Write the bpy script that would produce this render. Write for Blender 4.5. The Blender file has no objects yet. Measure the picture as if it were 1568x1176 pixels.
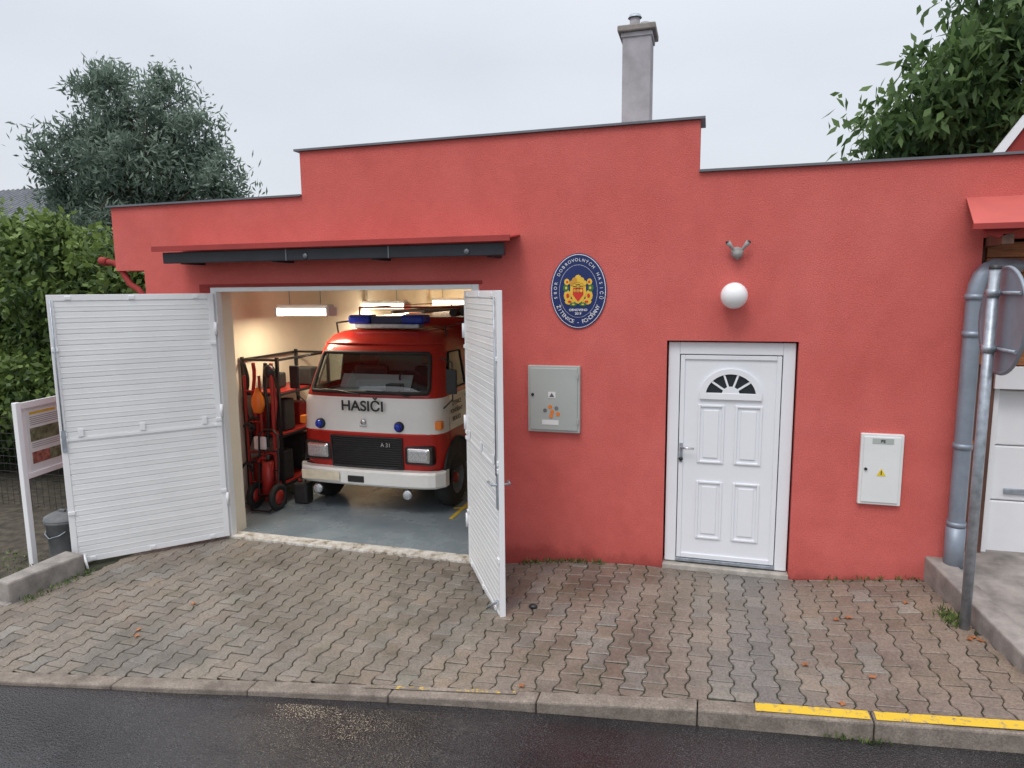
import bpy, bmesh, math, random
import numpy as np
from mathutils import Matrix, Vector, Euler
random.seed(7); rng=np.random.default_rng(7)
SC=bpy.context.scene; COL=SC.collection

# ------------------------------------------------------------------ materials
def newmat(name):
    m=bpy.data.materials.new(name); m.use_nodes=True
    nt=m.node_tree; b=nt.nodes["Principled BSDF"]
    return m,nt,b
def N(nt,t,**k):
    n=nt.nodes.new(t)
    for a,v in k.items(): setattr(n,a,v)
    return n
def noise(nt,scale,detail=4,rough=.55,stretch=None):
    g=N(nt,"ShaderNodeNewGeometry"); n=N(nt,"ShaderNodeTexNoise")
    n.inputs["Scale"].default_value=scale; n.inputs["Detail"].default_value=detail; n.inputs["Roughness"].default_value=rough
    if stretch:
        mp=N(nt,"ShaderNodeMapping"); mp.inputs["Scale"].default_value=stretch
        nt.links.new(g.outputs["Position"],mp.inputs[0]); nt.links.new(mp.outputs[0],n.inputs["Vector"])
    else: nt.links.new(g.outputs["Position"],n.inputs["Vector"])
    return n
def ramp(nt,src,stops):
    r=N(nt,"ShaderNodeValToRGB"); e=r.color_ramp.elements
    while len(e)>1: e.remove(e[-1])
    e[0].position=stops[0][0]; e[0].color=stops[0][1]
    for p,c in stops[1:]:
        x=e.new(p); x.color=c
    nt.links.new(src,r.inputs[0]); return r
def c4(c,k=1): return (c[0]*k,c[1]*k,c[2]*k,1)
def mixc(nt,fac,a,b,mode='MIX'):
    m=N(nt,"ShaderNodeMix",data_type='RGBA',blend_type=mode)
    for s,v in ((0,fac),(6,a),(7,b)):
        if hasattr(v,'links') or hasattr(v,'is_linked'): nt.links.new(v,m.inputs[s])
        else: m.inputs[s].default_value=v
    return m.outputs[2]
def bump(nt,b,src,strength,dist=.01):
    u=N(nt,"ShaderNodeBump"); u.inputs["Strength"].default_value=strength; u.inputs["Distance"].default_value=dist
    nt.links.new(src,u.inputs["Height"]); nt.links.new(u.outputs[0],b.inputs["Normal"]); return u
def mat(name,col,rough=.5,metal=0,var=.12,vs=3,bs=0,bscale=80,spec=.5,stretch=None):
    m,nt,b=newmat(name)
    b.inputs["Roughness"].default_value=rough; b.inputs["Metallic"].default_value=metal
    b.inputs["Specular IOR Level"].default_value=spec
    n=noise(nt,vs,5,.6,stretch)
    r=ramp(nt,n.outputs["Fac"],[(.3,c4(col,1-var)),(.7,c4(col,1+var))])
    nt.links.new(r.outputs[0],b.inputs["Base Color"])
    if bs:
        n2=noise(nt,bscale,3); bump(nt,b,n2.outputs["Fac"],bs,.004)
    return m

def m_stucco():
    m,nt,b=newmat("red_stucco"); b.inputs["Roughness"].default_value=.92; b.inputs["Specular IOR Level"].default_value=.15
    n=noise(nt,.8,7,.65); r=ramp(nt,n.outputs["Fac"],[(.3,(.635,.135,.117,1)),(.5,(.675,.152,.134,1)),(.75,(.705,.176,.157,1))])
    s=noise(nt,3.1,6,.75); r2=ramp(nt,s.outputs["Fac"],[(.36,(.88,.86,.86,1)),(.6,(1,1,1,1))])
    o=mixc(nt,.7,r.outputs[0],r2.outputs[0],'MULTIPLY')
    f=noise(nt,120,3,.6); r3=ramp(nt,f.outputs["Fac"],[(.3,(.74,.70,.70,1)),(.6,(1.08,1.08,1.08,1))])
    o=mixc(nt,.85,o,r3.outputs[0],'MULTIPLY')
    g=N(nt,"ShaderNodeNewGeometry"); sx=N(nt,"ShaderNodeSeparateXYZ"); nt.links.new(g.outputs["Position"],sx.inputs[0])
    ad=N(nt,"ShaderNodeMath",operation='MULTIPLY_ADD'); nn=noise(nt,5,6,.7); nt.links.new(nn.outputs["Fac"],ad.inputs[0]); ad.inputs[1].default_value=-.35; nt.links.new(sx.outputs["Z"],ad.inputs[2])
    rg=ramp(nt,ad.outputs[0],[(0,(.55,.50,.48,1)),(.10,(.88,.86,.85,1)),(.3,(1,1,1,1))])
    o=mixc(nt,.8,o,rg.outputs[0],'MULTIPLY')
    nt.links.new(o,b.inputs["Base Color"])
    v=noise(nt,90,4,.65); bump(nt,b,v.outputs["Fac"],.8,.008)
    return m
STUC=m_stucco()
STUC_D=mat("reveal_dark_red",(.30,.035,.03),.85,var=.1,bs=.3)
WHITE=mat("white_paint",(.80,.81,.83),.35,var=.03,vs=2)
WHITE_P=mat("white_pvc",(.80,.82,.86),.28,var=.02,vs=1.5)
PANELW=mat("panel_white",(.78,.79,.80),.4,var=.06,vs=1.4,bs=.05,bscale=60)
GALV=mat("galvanised",(.36,.40,.45),.42,.6,var=.25,vs=18)
DULLG=mat("dull_grey",(.30,.30,.29),.7,.1,var=.2,vs=20)
PIPE=mat("grey_pipe",(.26,.30,.36),.42,.4,var=.15,vs=5)
DGREY=mat("coping_metal",(.16,.17,.19),.45,.5,var=.15)
BLACK=mat("black_plastic",(.015,.015,.017),.4,var=.2,vs=9)
RUBBER=mat("rubber",(.018,.018,.018),.75,var=.3,vs=14)
CANRED=mat("awning_red",(.36,.04,.036),.5,.1,var=.12)
AWNB=mat("awning_beam",(.014,.016,.024),.5,var=.3,vs=4)
BOXG=mat("meter_box_grey",(.40,.44,.42),.45,var=.05,vs=2)
PEW=mat("pe_box",(.74,.76,.76),.4,var=.03)
CREAM=mat("cream_wall",(.80,.72,.58),.85,var=.05,vs=2,bs=.1)
CONC=mat("concrete",(.28,.255,.235),.85,var=.4,vs=5,bs=.6,bscale=60)
def m_thr():
    m,nt,b=newmat("threshold_concrete"); b.inputs["Roughness"].default_value=.8
    n=noise(nt,11,6,.7); r=ramp(nt,n.outputs["Fac"],[(.36,(.16,.13,.10,1)),(.44,(.42,.38,.32,1)),(.56,(.60,.58,.54,1)),(.7,(.68,.67,.64,1))]); nt.links.new(r.outputs[0],b.inputs["Base Color"]); bump(nt,b,n.outputs["Fac"],.5,.006); return m
THR=m_thr()
CONCL=mat("ramp_concrete",(.40,.37,.33),.8,var=.3,vs=9,bs=.5,bscale=50)
CHIM=mat("chimney_render",(.40,.385,.41),.9,var=.25,vs=3,bs=.4,bscale=60)
FIRER=mat("truck_red",(.38,.017,.012),.27,var=.10,vs=2)
TRW=mat("truck_white",(.76,.76,.73),.27,var=.06,vs=2)
CHROME=mat("chrome",(.6,.6,.62),.18,.95,var=.08)
DARK=mat("dark_chassis",(.03,.028,.028),.7,var=.3,vs=8)
BLUEG=mat("blue_lens",(.004,.03,.36),.15,var=.25,vs=20)
ORANGE=mat("orange_lens",(.75,.20,.02),.3,var=.1)
LENS=mat("headlamp_lens",(.50,.52,.54),.15,.4,var=.4,vs=60)
NAVY=mat("emblem_navy",(.008,.022,.12),.35,var=.1)
GOLD=mat("emblem_gold",(.75,.47,.05),.4,var=.1)
ERED=mat("emblem_red",(.6,.03,.02),.4,var=.1)
EGRN=mat("emblem_green",(.02,.16,.05),.4,var=.1)
DREDS=mat("shelf_red",(.30,.018,.014),.4,var=.15)
SOIL=mat("moss_soil",(.038,.042,.024),.95,var=.5,vs=7,bs=.6,bscale=40)
EARTH=mat("garden_soil",(.07,.06,.045),.95,var=.6,vs=9,bs=.8,bscale=30)
ROOFT=mat("roof_tiles",(.15,.16,.18),.7,var=.3,vs=2)
HOUSEW=mat("house_plaster",(.5,.48,.44),.9,var=.1)
YLINE=mat("yellow_line",(.62,.42,.04),.6,var=.2,vs=8)
SEAT=mat("seat_fabric",(.05,.05,.055),.9,var=.2)
PAPER=mat("paper_white",(.7,.72,.72),.7,var=.05)
SKIRT=mat("bark",(.10,.075,.055),.9,var=.35,vs=9,bs=.7,bscale=25)
BIN=mat("bin_grey",(.16,.17,.175),.6,var=.25,vs=8)

def m_floor():
    m,nt,b=newmat("garage_floor_paint")
    n=noise(nt,1.5,6,.6); r=ramp(nt,n.outputs["Fac"],[(.3,(.165,.205,.235,1)),(.7,(.235,.28,.31,1))]); nt.links.new(r.outputs[0],b.inputs["Base Color"])
    r2=ramp(nt,n.outputs["Fac"],[(.35,(.14,.14,.14,1)),(.65,(.35,.35,.35,1))]); nt.links.new(r2.outputs[0],b.inputs["Roughness"])
    return m
FLOOR=m_floor()
def m_asphalt():
    m,nt,b=newmat("wet_asphalt")
    n=noise(nt,160,4,.65); r=ramp(nt,n.outputs["Fac"],[(.32,(.010,.010,.012,1)),(.55,(.030,.028,.030,1)),(.70,(.13,.125,.125,1))])
    l=noise(nt,.9,5,.6); rl=ramp(nt,l.outputs["Fac"],[(.35,(.65,.65,.66,1)),(.65,(1.3,1.28,1.25,1))])
    nt.links.new(mixc(nt,1.0,r.outputs[0],rl.outputs[0],'MULTIPLY'),b.inputs["Base Color"])
    w=noise(nt,1.1,6,.65,(.4,1.5,1)); rr=ramp(nt,w.outputs["Fac"],[(.38,(.08,.08,.08,1)),(.5,(.2,.2,.2,1)),(.66,(.38,.38,.38,1))]); nt.links.new(rr.outputs[0],b.inputs["Roughness"])
    b.inputs["Specular IOR Level"].default_value=.5
    v=N(nt,"ShaderNodeTexVoronoi"); v.inputs["Scale"].default_value=75; g=N(nt,"ShaderNodeNewGeometry"); nt.links.new(g.outputs["Position"],v.inputs["Vector"])
    u=bump(nt,b,v.outputs["Distance"],.5,.005)
    rs_=ramp(nt,w.outputs["Fac"],[(.38,(.25,.25,.25,1)),(.6,(.8,.8,.8,1))]); nt.links.new(rs_.outputs[0],u.inputs["Strength"])
    return m
ASPH=m_asphalt()
def m_paver():
    m,nt,b=newmat("paving_stone")
    a=N(nt,"ShaderNodeAttribute",attribute_name="Col")
    n=noise(nt,60,5,.75); r=ramp(nt,n.outputs["Fac"],[(.3,(.55,.55,.56,1)),(.7,(1.32,1.31,1.30,1))])
    o=mixc(nt,1.0,a.outputs["Color"],r.outputs[0],'MULTIPLY')
    l=noise(nt,.75,7,.68); rl=ramp(nt,l.outputs["Fac"],[(.34,(.66,.66,.66,1)),(.5,(1.0,1.0,1.0,1)),(.7,(1.28,1.22,1.12,1))])
    o=mixc(nt,1.0,o,rl.outputs[0],'MULTIPLY')
    k=noise(nt,2.6,6,.7); rk=ramp(nt,k.outputs["Fac"],[(.36,(.74,.77,.70,1)),(.5,(1,1,1,1))]); o=mixc(nt,.8,o,rk.outputs[0],'MULTIPLY')
    nt.links.new(o,b.inputs["Base Color"])
    rr=ramp(nt,l.outputs["Fac"],[(.35,(.30,.30,.30,1)),(.6,(.65,.65,.65,1))]); nt.links.new(rr.outputs[0],b.inputs["Roughness"])
    b.inputs["Specular IOR Level"].default_value=.5
    bump(nt,b,n.outputs["Fac"],.6,.005); return m
PAVER=m_paver()
def m_kerb(yellow):
    m,nt,b=newmat("kerb_yellow_paint" if yellow else "kerb_concrete")
    b.inputs["Roughness"].default_value=.8
    n=noise(nt,6,5,.65); r=ramp(nt,n.outputs["Fac"],[(.3,(.14,.115,.095,1)),(.7,(.30,.255,.215,1))])
    o=r.outputs[0]
    q2=noise(nt,80,4,.7); rq=ramp(nt,q2.outputs["Fac"],[(.3,(.6,.6,.6,1)),(.7,(1.25,1.25,1.25,1))]); o=mixc(nt,1.0,o,rq.outputs[0],'MULTIPLY')
    if yellow:
        q=noise(nt,16,7,.8); f=ramp(nt,q.outputs["Fac"],[(yellow,(0,0,0,1)),(yellow+.10,(1,1,1,1))])
        o=mixc(nt,f.outputs[0],o,(.68,.45,.035,1))
    nt.links.new(o,b.inputs["Base Color"]); v=noise(nt,90,3); bump(nt,b,v.outputs["Fac"],.5,.004); return m
KERB=m_kerb(0); KERBY=m_kerb(.37); KERBYW=m_kerb(.54)
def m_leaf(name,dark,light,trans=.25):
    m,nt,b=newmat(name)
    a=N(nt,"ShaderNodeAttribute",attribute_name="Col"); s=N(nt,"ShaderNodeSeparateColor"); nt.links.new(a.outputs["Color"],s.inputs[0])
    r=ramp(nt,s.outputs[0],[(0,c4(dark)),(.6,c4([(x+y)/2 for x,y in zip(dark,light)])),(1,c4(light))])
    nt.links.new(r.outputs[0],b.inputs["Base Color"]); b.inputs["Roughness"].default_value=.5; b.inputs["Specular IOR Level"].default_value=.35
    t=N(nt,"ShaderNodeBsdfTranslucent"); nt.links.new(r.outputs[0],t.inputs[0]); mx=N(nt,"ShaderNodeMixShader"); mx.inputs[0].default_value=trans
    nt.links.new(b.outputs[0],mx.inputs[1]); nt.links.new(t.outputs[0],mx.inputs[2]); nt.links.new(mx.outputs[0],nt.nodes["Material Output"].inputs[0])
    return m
LEAF_A=m_leaf("leaf_hazed_green",(.085,.13,.105),(.26,.34,.27),.4)  # far tree: greens lightened, haze painted into the leaf colour
LEAF_B=m_leaf("leaf_bush",(.035,.07,.02),(.21,.30,.08),.3)
LEAF_C=m_leaf("leaf_walnut",(.04,.085,.03),(.17,.27,.09),.4)
def m_glass():
    m,nt,b=newmat("windscreen_glass"); nt.nodes.remove(b)
    t=N(nt,"ShaderNodeBsdfTransparent"); t.inputs[0].default_value=(.62,.68,.68,1)
    g=N(nt,"ShaderNodeBsdfGlossy"); g.inputs["Roughness"].default_value=.03; g.inputs[0].default_value=(.9,.9,.9,1)
    f=N(nt,"ShaderNodeFresnel"); f.inputs[0].default_value=1.5; mx=N(nt,"ShaderNodeMixShader")
    ad=N(nt,"ShaderNodeMath",operation='ADD'); ad.inputs[1].default_value=.05; nt.links.new(f.outputs[0],ad.inputs[0])
    nt.links.new(ad.outputs[0],mx.inputs[0]); nt.links.new(t.outputs[0],mx.inputs[1]); nt.links.new(g.outputs[0],mx.inputs[2]); nt.links.new(mx.outputs[0],nt.nodes["Material Output"].inputs[0])
    return m
GLASS=m_glass()
def m_emit(name,c,s):
    m,nt,b=newmat(name); b.inputs["Emission Color"].default_value=c4(c); b.inputs["Emission Strength"].default_value=s; b.inputs["Base Color"].default_value=(.8,.8,.8,1); return m
TUBE=m_emit("fluorescent_tube",(1,.93,.72),7)
GLOBE=mat("opal_globe",(.84,.85,.86),.25,var=.01)
DGLASS=mat("dark_glass",(.02,.025,.03),.08,var=.2)
def m_wood():
    m,nt,b=newmat("wood_cladding"); b.inputs["Roughness"].default_value=.55
    n=noise(nt,5,6,.65,(1.2,1.2,14)); r=ramp(nt,n.outputs["Fac"],[(.3,(.20,.07,.024,1)),(.7,(.50,.20,.07,1))]); nt.links.new(r.outputs[0],b.inputs["Base Color"]); return m
WOOD=m_wood()
WOODD=mat("dark_wood",(.13,.06,.04),.6,var=.4,vs=6,stretch=(3,3,.4))
def m_grass():
    m,nt,b=newmat("grass_ground"); b.inputs["Roughness"].default_value=.95
    n=noise(nt,2,7,.7); r=ramp(nt,n.outputs["Fac"],[(.3,(.05,.045,.025,1)),(.5,(.06,.085,.03,1)),(.75,(.09,.12,.05,1))]); nt.links.new(r.outputs[0],b.inputs["Base Color"]); bump(nt,b,n.outputs["Fac"],.8,.05); return m
GRASS=m_grass()

# ------------------------------------------------------------------ helpers
def E(name):
    o=bpy.data.objects.new(name,None); COL.objects.link(o); o.empty_display_size=.2; return o
def link(o,p=None):
    COL.objects.link(o)
    if p: o.parent=p
    return o
def meshobj(name,verts,faces,m,p=None,smooth=False):
    me=bpy.data.meshes.new(name); me.from_pydata([tuple(v) for v in verts],[],faces); me.update()
    for x in (m if isinstance(m,(list,tuple)) else [m]): me.materials.append(x)
    if smooth: me.polygons.foreach_set("use_smooth",[True]*len(me.polygons))
    return link(bpy.data.objects.new(name,me),p)
def bev(o,w,s=2):
    b=o.modifiers.new("b",'BEVEL'); b.width=w; b.segments=s; b.limit_method='ANGLE'; b.angle_limit=math.radians(35); return o
def box(name,x0,x1,y0,y1,z0,z1,m,p=None,b=0,seg=2):
    v=[(x,y,z) for z in (z0,z1) for y in (y0,y1) for x in (x0,x1)]
    f=[(0,2,3,1),(4,5,7,6),(0,1,5,4),(2,6,7,3),(0,4,6,2),(1,3,7,5)]
    o=meshobj(name,v,f,m,p)
    if b: bev(o,b,seg)
    return o
def fixn(o):
    bm=bmesh.new(); bm.from_mesh(o.data); bmesh.ops.recalc_face_normals(bm,faces=bm.faces); bm.to_mesh(o.data); bm.free(); return o
def prism(name,pts,y0,y1,m,p=None,b=0):
    n=len(pts); v=[(x,y0,z) for x,z in pts]+[(x,y1,z) for x,z in pts]
    f=[tuple(range(n)),tuple(range(2*n-1,n-1,-1))]+[((i+1)%n,i,n+i,n+(i+1)%n) for i in range(n)]
    o=fixn(meshobj(name,v,f,m,p))
    if b: bev(o,b)
    return o
def cyl(name,a,b_,r,m,p=None,seg=24,r2=None,caps=True):
    a=Vector(a);b_=Vector(b_);d=(b_-a); L=d.length; q=d.to_track_quat('Z','Y')
    r2=r if r2 is None else r2
    v=[];
    for k,(rr,z) in enumerate(((r,0),(r2,L))):
        for i in range(seg):
            t=2*math.pi*i/seg; v.append(a+q@Vector((rr*math.cos(t),rr*math.sin(t),z)))
    f=[(i,(i+1)%seg,seg+(i+1)%seg,seg+i) for i in range(seg)]
    nf=len(f)
    if caps: f+= [tuple(range(seg-1,-1,-1)),tuple(range(seg,2*seg))]
    o=meshobj(name,v,f,m,p)
    for i in range(nf): o.data.polygons[i].use_smooth=True
    return o
def lathe(name,a,axis,prof,m,p=None,seg=32):
    a=Vector(a); q=Vector(axis).to_track_quat('Z','Y'); v=[];f=[]
    for r,h in prof:
        for i in range(seg):
            t=2*math.pi*i/seg; v.append(a+q@Vector((r*math.cos(t),r*math.sin(t),h)))
    for k in range(len(prof)-1):
        for i in range(seg):
            f.append((k*seg+i,k*seg+(i+1)%seg,(k+1)*seg+(i+1)%seg,(k+1)*seg+i))
    return meshobj(name,v,f,m,p,True)
def tube(name,splines,m,p=None,res=3,smooth=False):
    c=bpy.data.curves.new(name,'CURVE'); c.dimensions='3D'; c.bevel_depth=1; c.bevel_resolution=res; c.use_fill_caps=True
    for pts in splines:
        s=c.splines.new('POLY'); s.points.add(len(pts)-1)
        for i,(x,y,z,r) in enumerate(pts): s.points[i].co=(x,y,z,1); s.points[i].radius=r
        s.use_smooth=True
    c.materials.append(m); return link(bpy.data.objects.new(name,c),p)
def sphere(name,c,r,m,p=None,sc=(1,1,1),seg=24):
    bm=bmesh.new(); bmesh.ops.create_uvsphere(bm,u_segments=seg,v_segments=seg//2,radius=r)
    me=bpy.data.meshes.new(name); bm.to_mesh(me); bm.free(); me.materials.append(m)
    me.polygons.foreach_set("use_smooth",[True]*len(me.polygons))
    me.transform(Matrix.Translation(c)@Matrix.Diagonal((*sc,1))); return link(bpy.data.objects.new(name,me),p)
def text(name,s,loc,size,m,p=None,rot=(math.pi/2,0,0),bold=0,ext=.001,sx=1):
    c=bpy.data.curves.new(name,'FONT'); c.body=s; c.size=size; c.align_x='CENTER'; c.align_y='CENTER'; c.extrude=ext; c.offset=bold
    c.materials.append(m); o=link(bpy.data.objects.new(name,c),p); o.location=loc; o.rotation_euler=rot; o.scale=(sx,1,1); return o
def ellipse(name,cx,cz,a,b_,y,m,p,th=.004,n=56):
    v=[]
    for yy in (y,y+th):
        for i in range(n):
            t=2*math.pi*i/n; v.append((cx+a*math.cos(t),yy,cz+b_*math.sin(t)))
    f=[tuple(range(n))]+[(i,n+i,n+(i+1)%n,(i+1)%n) for i in range(n)]
    return meshobj(name,v,f,m,p)

def leafmesh(name,P,L,Wd,m,p=None,droop=.3,shade=None):
    n=len(P); d=rng.normal(size=(n,3)); d[:,2]-=droop*1.5; d/=np.linalg.norm(d,axis=1)[:,None]
    u=rng.normal(size=(n,3)); s=np.cross(d,u); s/=np.linalg.norm(s,axis=1)[:,None]; nn=np.cross(d,s)
    l=(L*rng.uniform(.6,1.3,n))[:,None]; w=(Wd*rng.uniform(.7,1.25,n))[:,None]
    V=np.empty((n,4,3)); V[:,0]=P; V[:,1]=P+d*l*.45+s*w*.5+nn*w*.15; V[:,2]=P+d*l; V[:,3]=P+d*l*.45-s*w*.5+nn*w*.15
    me=bpy.data.meshes.new(name); me.vertices.add(4*n); me.vertices.foreach_set("co",V.reshape(-1))
    me.loops.add(4*n); me.loops.foreach_set("vertex_index",np.arange(4*n,dtype=np.int32))
    me.polygons.add(n); me.polygons.foreach_set("loop_start",np.arange(0,4*n,4,dtype=np.int32)); me.polygons.foreach_set("loop_total",np.full(n,4,dtype=np.int32))
    me.update(calc_edges=True); me.validate()
    a=me.attributes.new("Col",'FLOAT_COLOR','POINT')
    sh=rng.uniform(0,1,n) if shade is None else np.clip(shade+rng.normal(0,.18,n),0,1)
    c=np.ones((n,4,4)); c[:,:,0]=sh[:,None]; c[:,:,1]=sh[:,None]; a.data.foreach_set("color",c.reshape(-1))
    me.materials.append(m); return link(bpy.data.objects.new(name,me),p)
def crown(ells,nclump,per,cr,shell=.45):
    E_=np.array(ells,float); vol=(E_[:,3]*E_[:,4]*E_[:,5])**.75; pk=rng.choice(len(E_),nclump,p=vol/vol.sum())
    d=rng.normal(size=(nclump,3)); d/=np.linalg.norm(d,axis=1)[:,None]; rr=rng.uniform(.12,1,nclump)**shell*rng.uniform(.82,1.08,nclump)
    C=E_[pk,:3]+d*rr[:,None]*E_[pk,3:6]
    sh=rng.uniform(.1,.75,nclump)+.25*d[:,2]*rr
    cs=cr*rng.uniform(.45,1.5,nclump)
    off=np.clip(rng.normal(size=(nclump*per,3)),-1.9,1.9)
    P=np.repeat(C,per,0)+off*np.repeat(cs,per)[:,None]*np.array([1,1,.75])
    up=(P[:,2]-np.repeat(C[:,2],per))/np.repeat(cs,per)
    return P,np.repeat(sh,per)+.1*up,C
def branches(base,top,C,k,r0):
    sp=[]; b=Vector(base); t=Vector(top)
    sp.append([(*(b.lerp(t,i/6)+Vector((random.uniform(-.12,.12),random.uniform(-.12,.12),0))*(i>0)),r0*(1-.8*i/6)) for i in range(7)])
    for j in random.sample(range(len(C)),k):
        s=b.lerp(t,random.uniform(.3,.95)); e=Vector(C[j]); mid=s.lerp(e,.5)+Vector((0,0,.25*(e-s).length*random.uniform(.2,1)))
        r=r0*.32
        sp.append([(*s,r),(*s.lerp(mid,.5),r*.8),(*mid,r*.6),(*mid.lerp(e,.5),r*.35),(*e,r*.12)])
    return sp

# ------------------------------------------------------------------ terrain profiles
def gw(x): return np.interp(x,[-2.1,-1.35,-.7,.8,1.75,3],[0,.125,.165,.165,.28,.31])
def gk(x): return np.interp(x,[-3.6,-2,-.9,.1,1.1,1.8,3],[0,.06,.125,.17,.22,.27,.3])
def g(x,y):
    t=np.clip((-.3-y)/1.6,0,1); t=t*t*(3-2*t); return gw(x)*(1-t)+gk(x)*t
KX=[-60,-14,-6,-4.96,-3.48,-2.07,-.9,.12,1.12,1.81,3,60]; KY=[-13,-4.75,-3.02,-2.80,-2.5,-2.29,-2.17,-2.05,-1.99,-1.96,-1.9,.5]
def yk(x): return np.interp(x,KX,KY)
def drop(x): return np.interp(x,[-4,-1.5,0,2],[.025,.05,.10,.12])
def xr(y): return np.interp(y,[-3,-2,-1.43,.09,.3],[2.12,2.06,2.0,1.79,1.76])

S=400
meshobj("ground",[(-S,-S,-.08),(S,-S,-.08),(S,S,-.08),(-S,S,-.08)],[(0,1,2,3)],GRASS)
xs=np.concatenate([[-60,-30,-14,-10],np.arange(-8,4.01,.25),[6,10,20,60]])
v=[];f=[]
fr=[0,.3,1,3,8,14]
for x in xs:
    y0=yk(x)-.125; z=gk(x)-drop(x)
    for q in fr: v.append((x,y0-q,z))
nf=len(fr)
for i in range(len(xs)-1):
    for j in range(nf-1): a=i*nf+j; f.append((a,a+1,a+nf+1,a+nf))
meshobj("road",v,f,ASPH)
pv=E("block_paving")
v=[];f=[];xs2=np.arange(-12,2.3,.1);ny=26
for x in xs2:
    for j in range(ny):
        y=yk(x)+(.06-yk(x))*j/(ny-1)
        if x<-6.2: y=yk(x)+(-1.7-yk(x))*j/(ny-1)
        v.append((x,y,g(x,y)-.011))
for i in range(len(xs2)-1):
    for j in range(ny-1): a=i*ny+j; f.append((a,a+ny,a+ny+1,a+1))
meshobj("joint_bed",v,f,SOIL,pv)
p_=.141;Lp=.2;dl=.013;gap=.0045
prof=[(-Lp/2,1),(-3*Lp/8,1),(-Lp/8,-1),(Lp/8,-1),(3*Lp/8,1),(Lp/2,1)]
V=[];F=[];C=[]
for j in range(-72,18):
    cx0=j*p_
    for k in range(-30,4):
        cy0=k*Lp+(Lp/2 if j%2 else 0)-.03
        lo=yk(cx0)+.004; hi=-.012 if cx0>-6.2 else -1.75
        if cx0<-5.9 and cx0>=-6.2: hi=-1.3
        if cy0+Lp/2<lo+.015 or cy0-Lp/2>hi-.015: continue
        xrr=xr(cy0)
        if cx0-p_/2>xrr-.02: continue
        out=[(p_/2+dl*s-gap,y) for y,s in prof]; poly=[(cx0+a,cy0+b*(1-gap*2/Lp)) for a,b in out]+[(cx0-a,cy0+b*(1-gap*2/Lp)) for a,b in reversed(out)]
        dz=rng.normal(0,.0016)+.010*math.sin(cx0*1.7)*math.sin(cy0*2.3+1); tx=rng.normal(0,.016); ty=rng.normal(0,.016)
        jx,jy=rng.normal(0,.0014,2)
        base=len(V); n=len(poly)
        for ring,(ins,dd) in enumerate(((0,-.02),(0,-.0045),(.0055,0))):
            for (x,y) in poly:
                x2=x+(cx0-x)*ins/.07+jx; y2=y+(cy0-y)*ins/.1+jy
                y2=min(max(y2,lo),hi); x2=min(x2,xrr)
                V.append((x2,y2,float(g(x2,y2))+dd+dz*.35+(x2-cx0)*tx+(y2-cy0)*ty))
        for r_ in range(2):
            for i in range(n): F.append((base+r_*n+i,base+r_*n+(i+1)%n,base+(r_+1)*n+(i+1)%n,base+(r_+1)*n+i))
        F.append(tuple(base+2*n+i for i in range(n)))
        warm=np.clip(.5+.35*math.sin(cx0*.9+2)+rng.normal(0,.22),0,1)
        col=np.array([.205,.184,.160])*(1-warm)+np.array([.225,.182,.146])*warm
        wgt=math.exp(-((cx0-.38)/.30)**2)*.7; col=col*(1-wgt)+np.array([.170,.172,.172])*wgt
        wr=np.clip((cx0-.8)/.5,0,1)*.7; col=col*(1-wr)+np.array([.20,.155,.128])*wr
        if rng.uniform()<.06: col=np.array([.235,.215,.19])
        col=col*rng.uniform(.86,1.12)
        C+= [(*col,1)]*(3*n)
o=meshobj("pavers",V,F,PAVER,pv); a=o.data.attributes.new("Col",'FLOAT_COLOR','POINT'); a.data.foreach_set("color",np.array(C).reshape(-1))
kb=E("kerb")
x=-14.0
i=0
while x<8:
    a0,a1=x,x+.994; P=[]; jz=rng.normal(0,.002)
    for xx in (a0,a1):
        yb=yk(xx); zt=gk(xx)+.004+jz; P+= [(xx,yb,zt),(xx,yb-.125,zt),(xx,yb,-.3),(xx,yb-.125,-.3)]
    o=fixn(meshobj("stone_%d"%i,P,[(0,4,5,1),(1,5,7,3),(0,1,3,2),(4,6,7,5),(0,2,6,4)],KERB,kb)); bev(o,.012)
    x+=1.0; i+=1
def kpaint(nm,a0,a1,mm,w=.10):
    V=[];n=16
    for t in range(n+1):
        xx=a0+(a1-a0)*t/n; yb=yk(xx); V+=[(xx,yb-.014,gk(xx)+.011),(xx,yb-.014-w,gk(xx)+.011)]
    meshobj(nm,V,[(2*t,2*t+1,2*t+3,2*t+2) for t in range(n)],mm,kb)
kpaint("yellow_1",.34,.98,KERBY,.085); kpaint("yellow_2",1.012,1.98,KERBY,.085); kpaint("yellow_3",2.012,2.98,KERBY,.085); kpaint("yellow_faded",-2.2,-1.15,KERBYW,.04)

# ------------------------------------------------------------------ fire station building
fs=E("fire_station")
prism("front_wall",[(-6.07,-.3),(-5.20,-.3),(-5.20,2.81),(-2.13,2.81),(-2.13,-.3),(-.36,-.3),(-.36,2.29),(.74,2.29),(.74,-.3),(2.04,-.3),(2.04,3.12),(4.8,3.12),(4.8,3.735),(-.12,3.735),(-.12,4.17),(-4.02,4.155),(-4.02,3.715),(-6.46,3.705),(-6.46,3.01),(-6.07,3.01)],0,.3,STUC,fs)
def cop(nm,x0,x1,z0,z1):
    v=[(x0,-.03,z0),(x1,-.03,z1),(x1,.34,z1),(x0,.34,z0)]; v+=[(a,b,c+.02) for a,b,c in v]
    meshobj(nm,v,[(0,1,5,4),(1,2,6,5),(2,3,7,6),(3,0,4,7),(4,5,6,7),(0,3,2,1)],DGREY,fs)
cop("coping_left",-6.50,-4.02,3.706,3.716); cop("coping_mid",-4.07,-.08,4.156,4.171); cop("coping_right",-.12,4.85,3.736,3.736)
box("side_wall_left",-6.07,-5.87,.3,8.5,-.3,3.6,STUC,fs)
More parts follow.
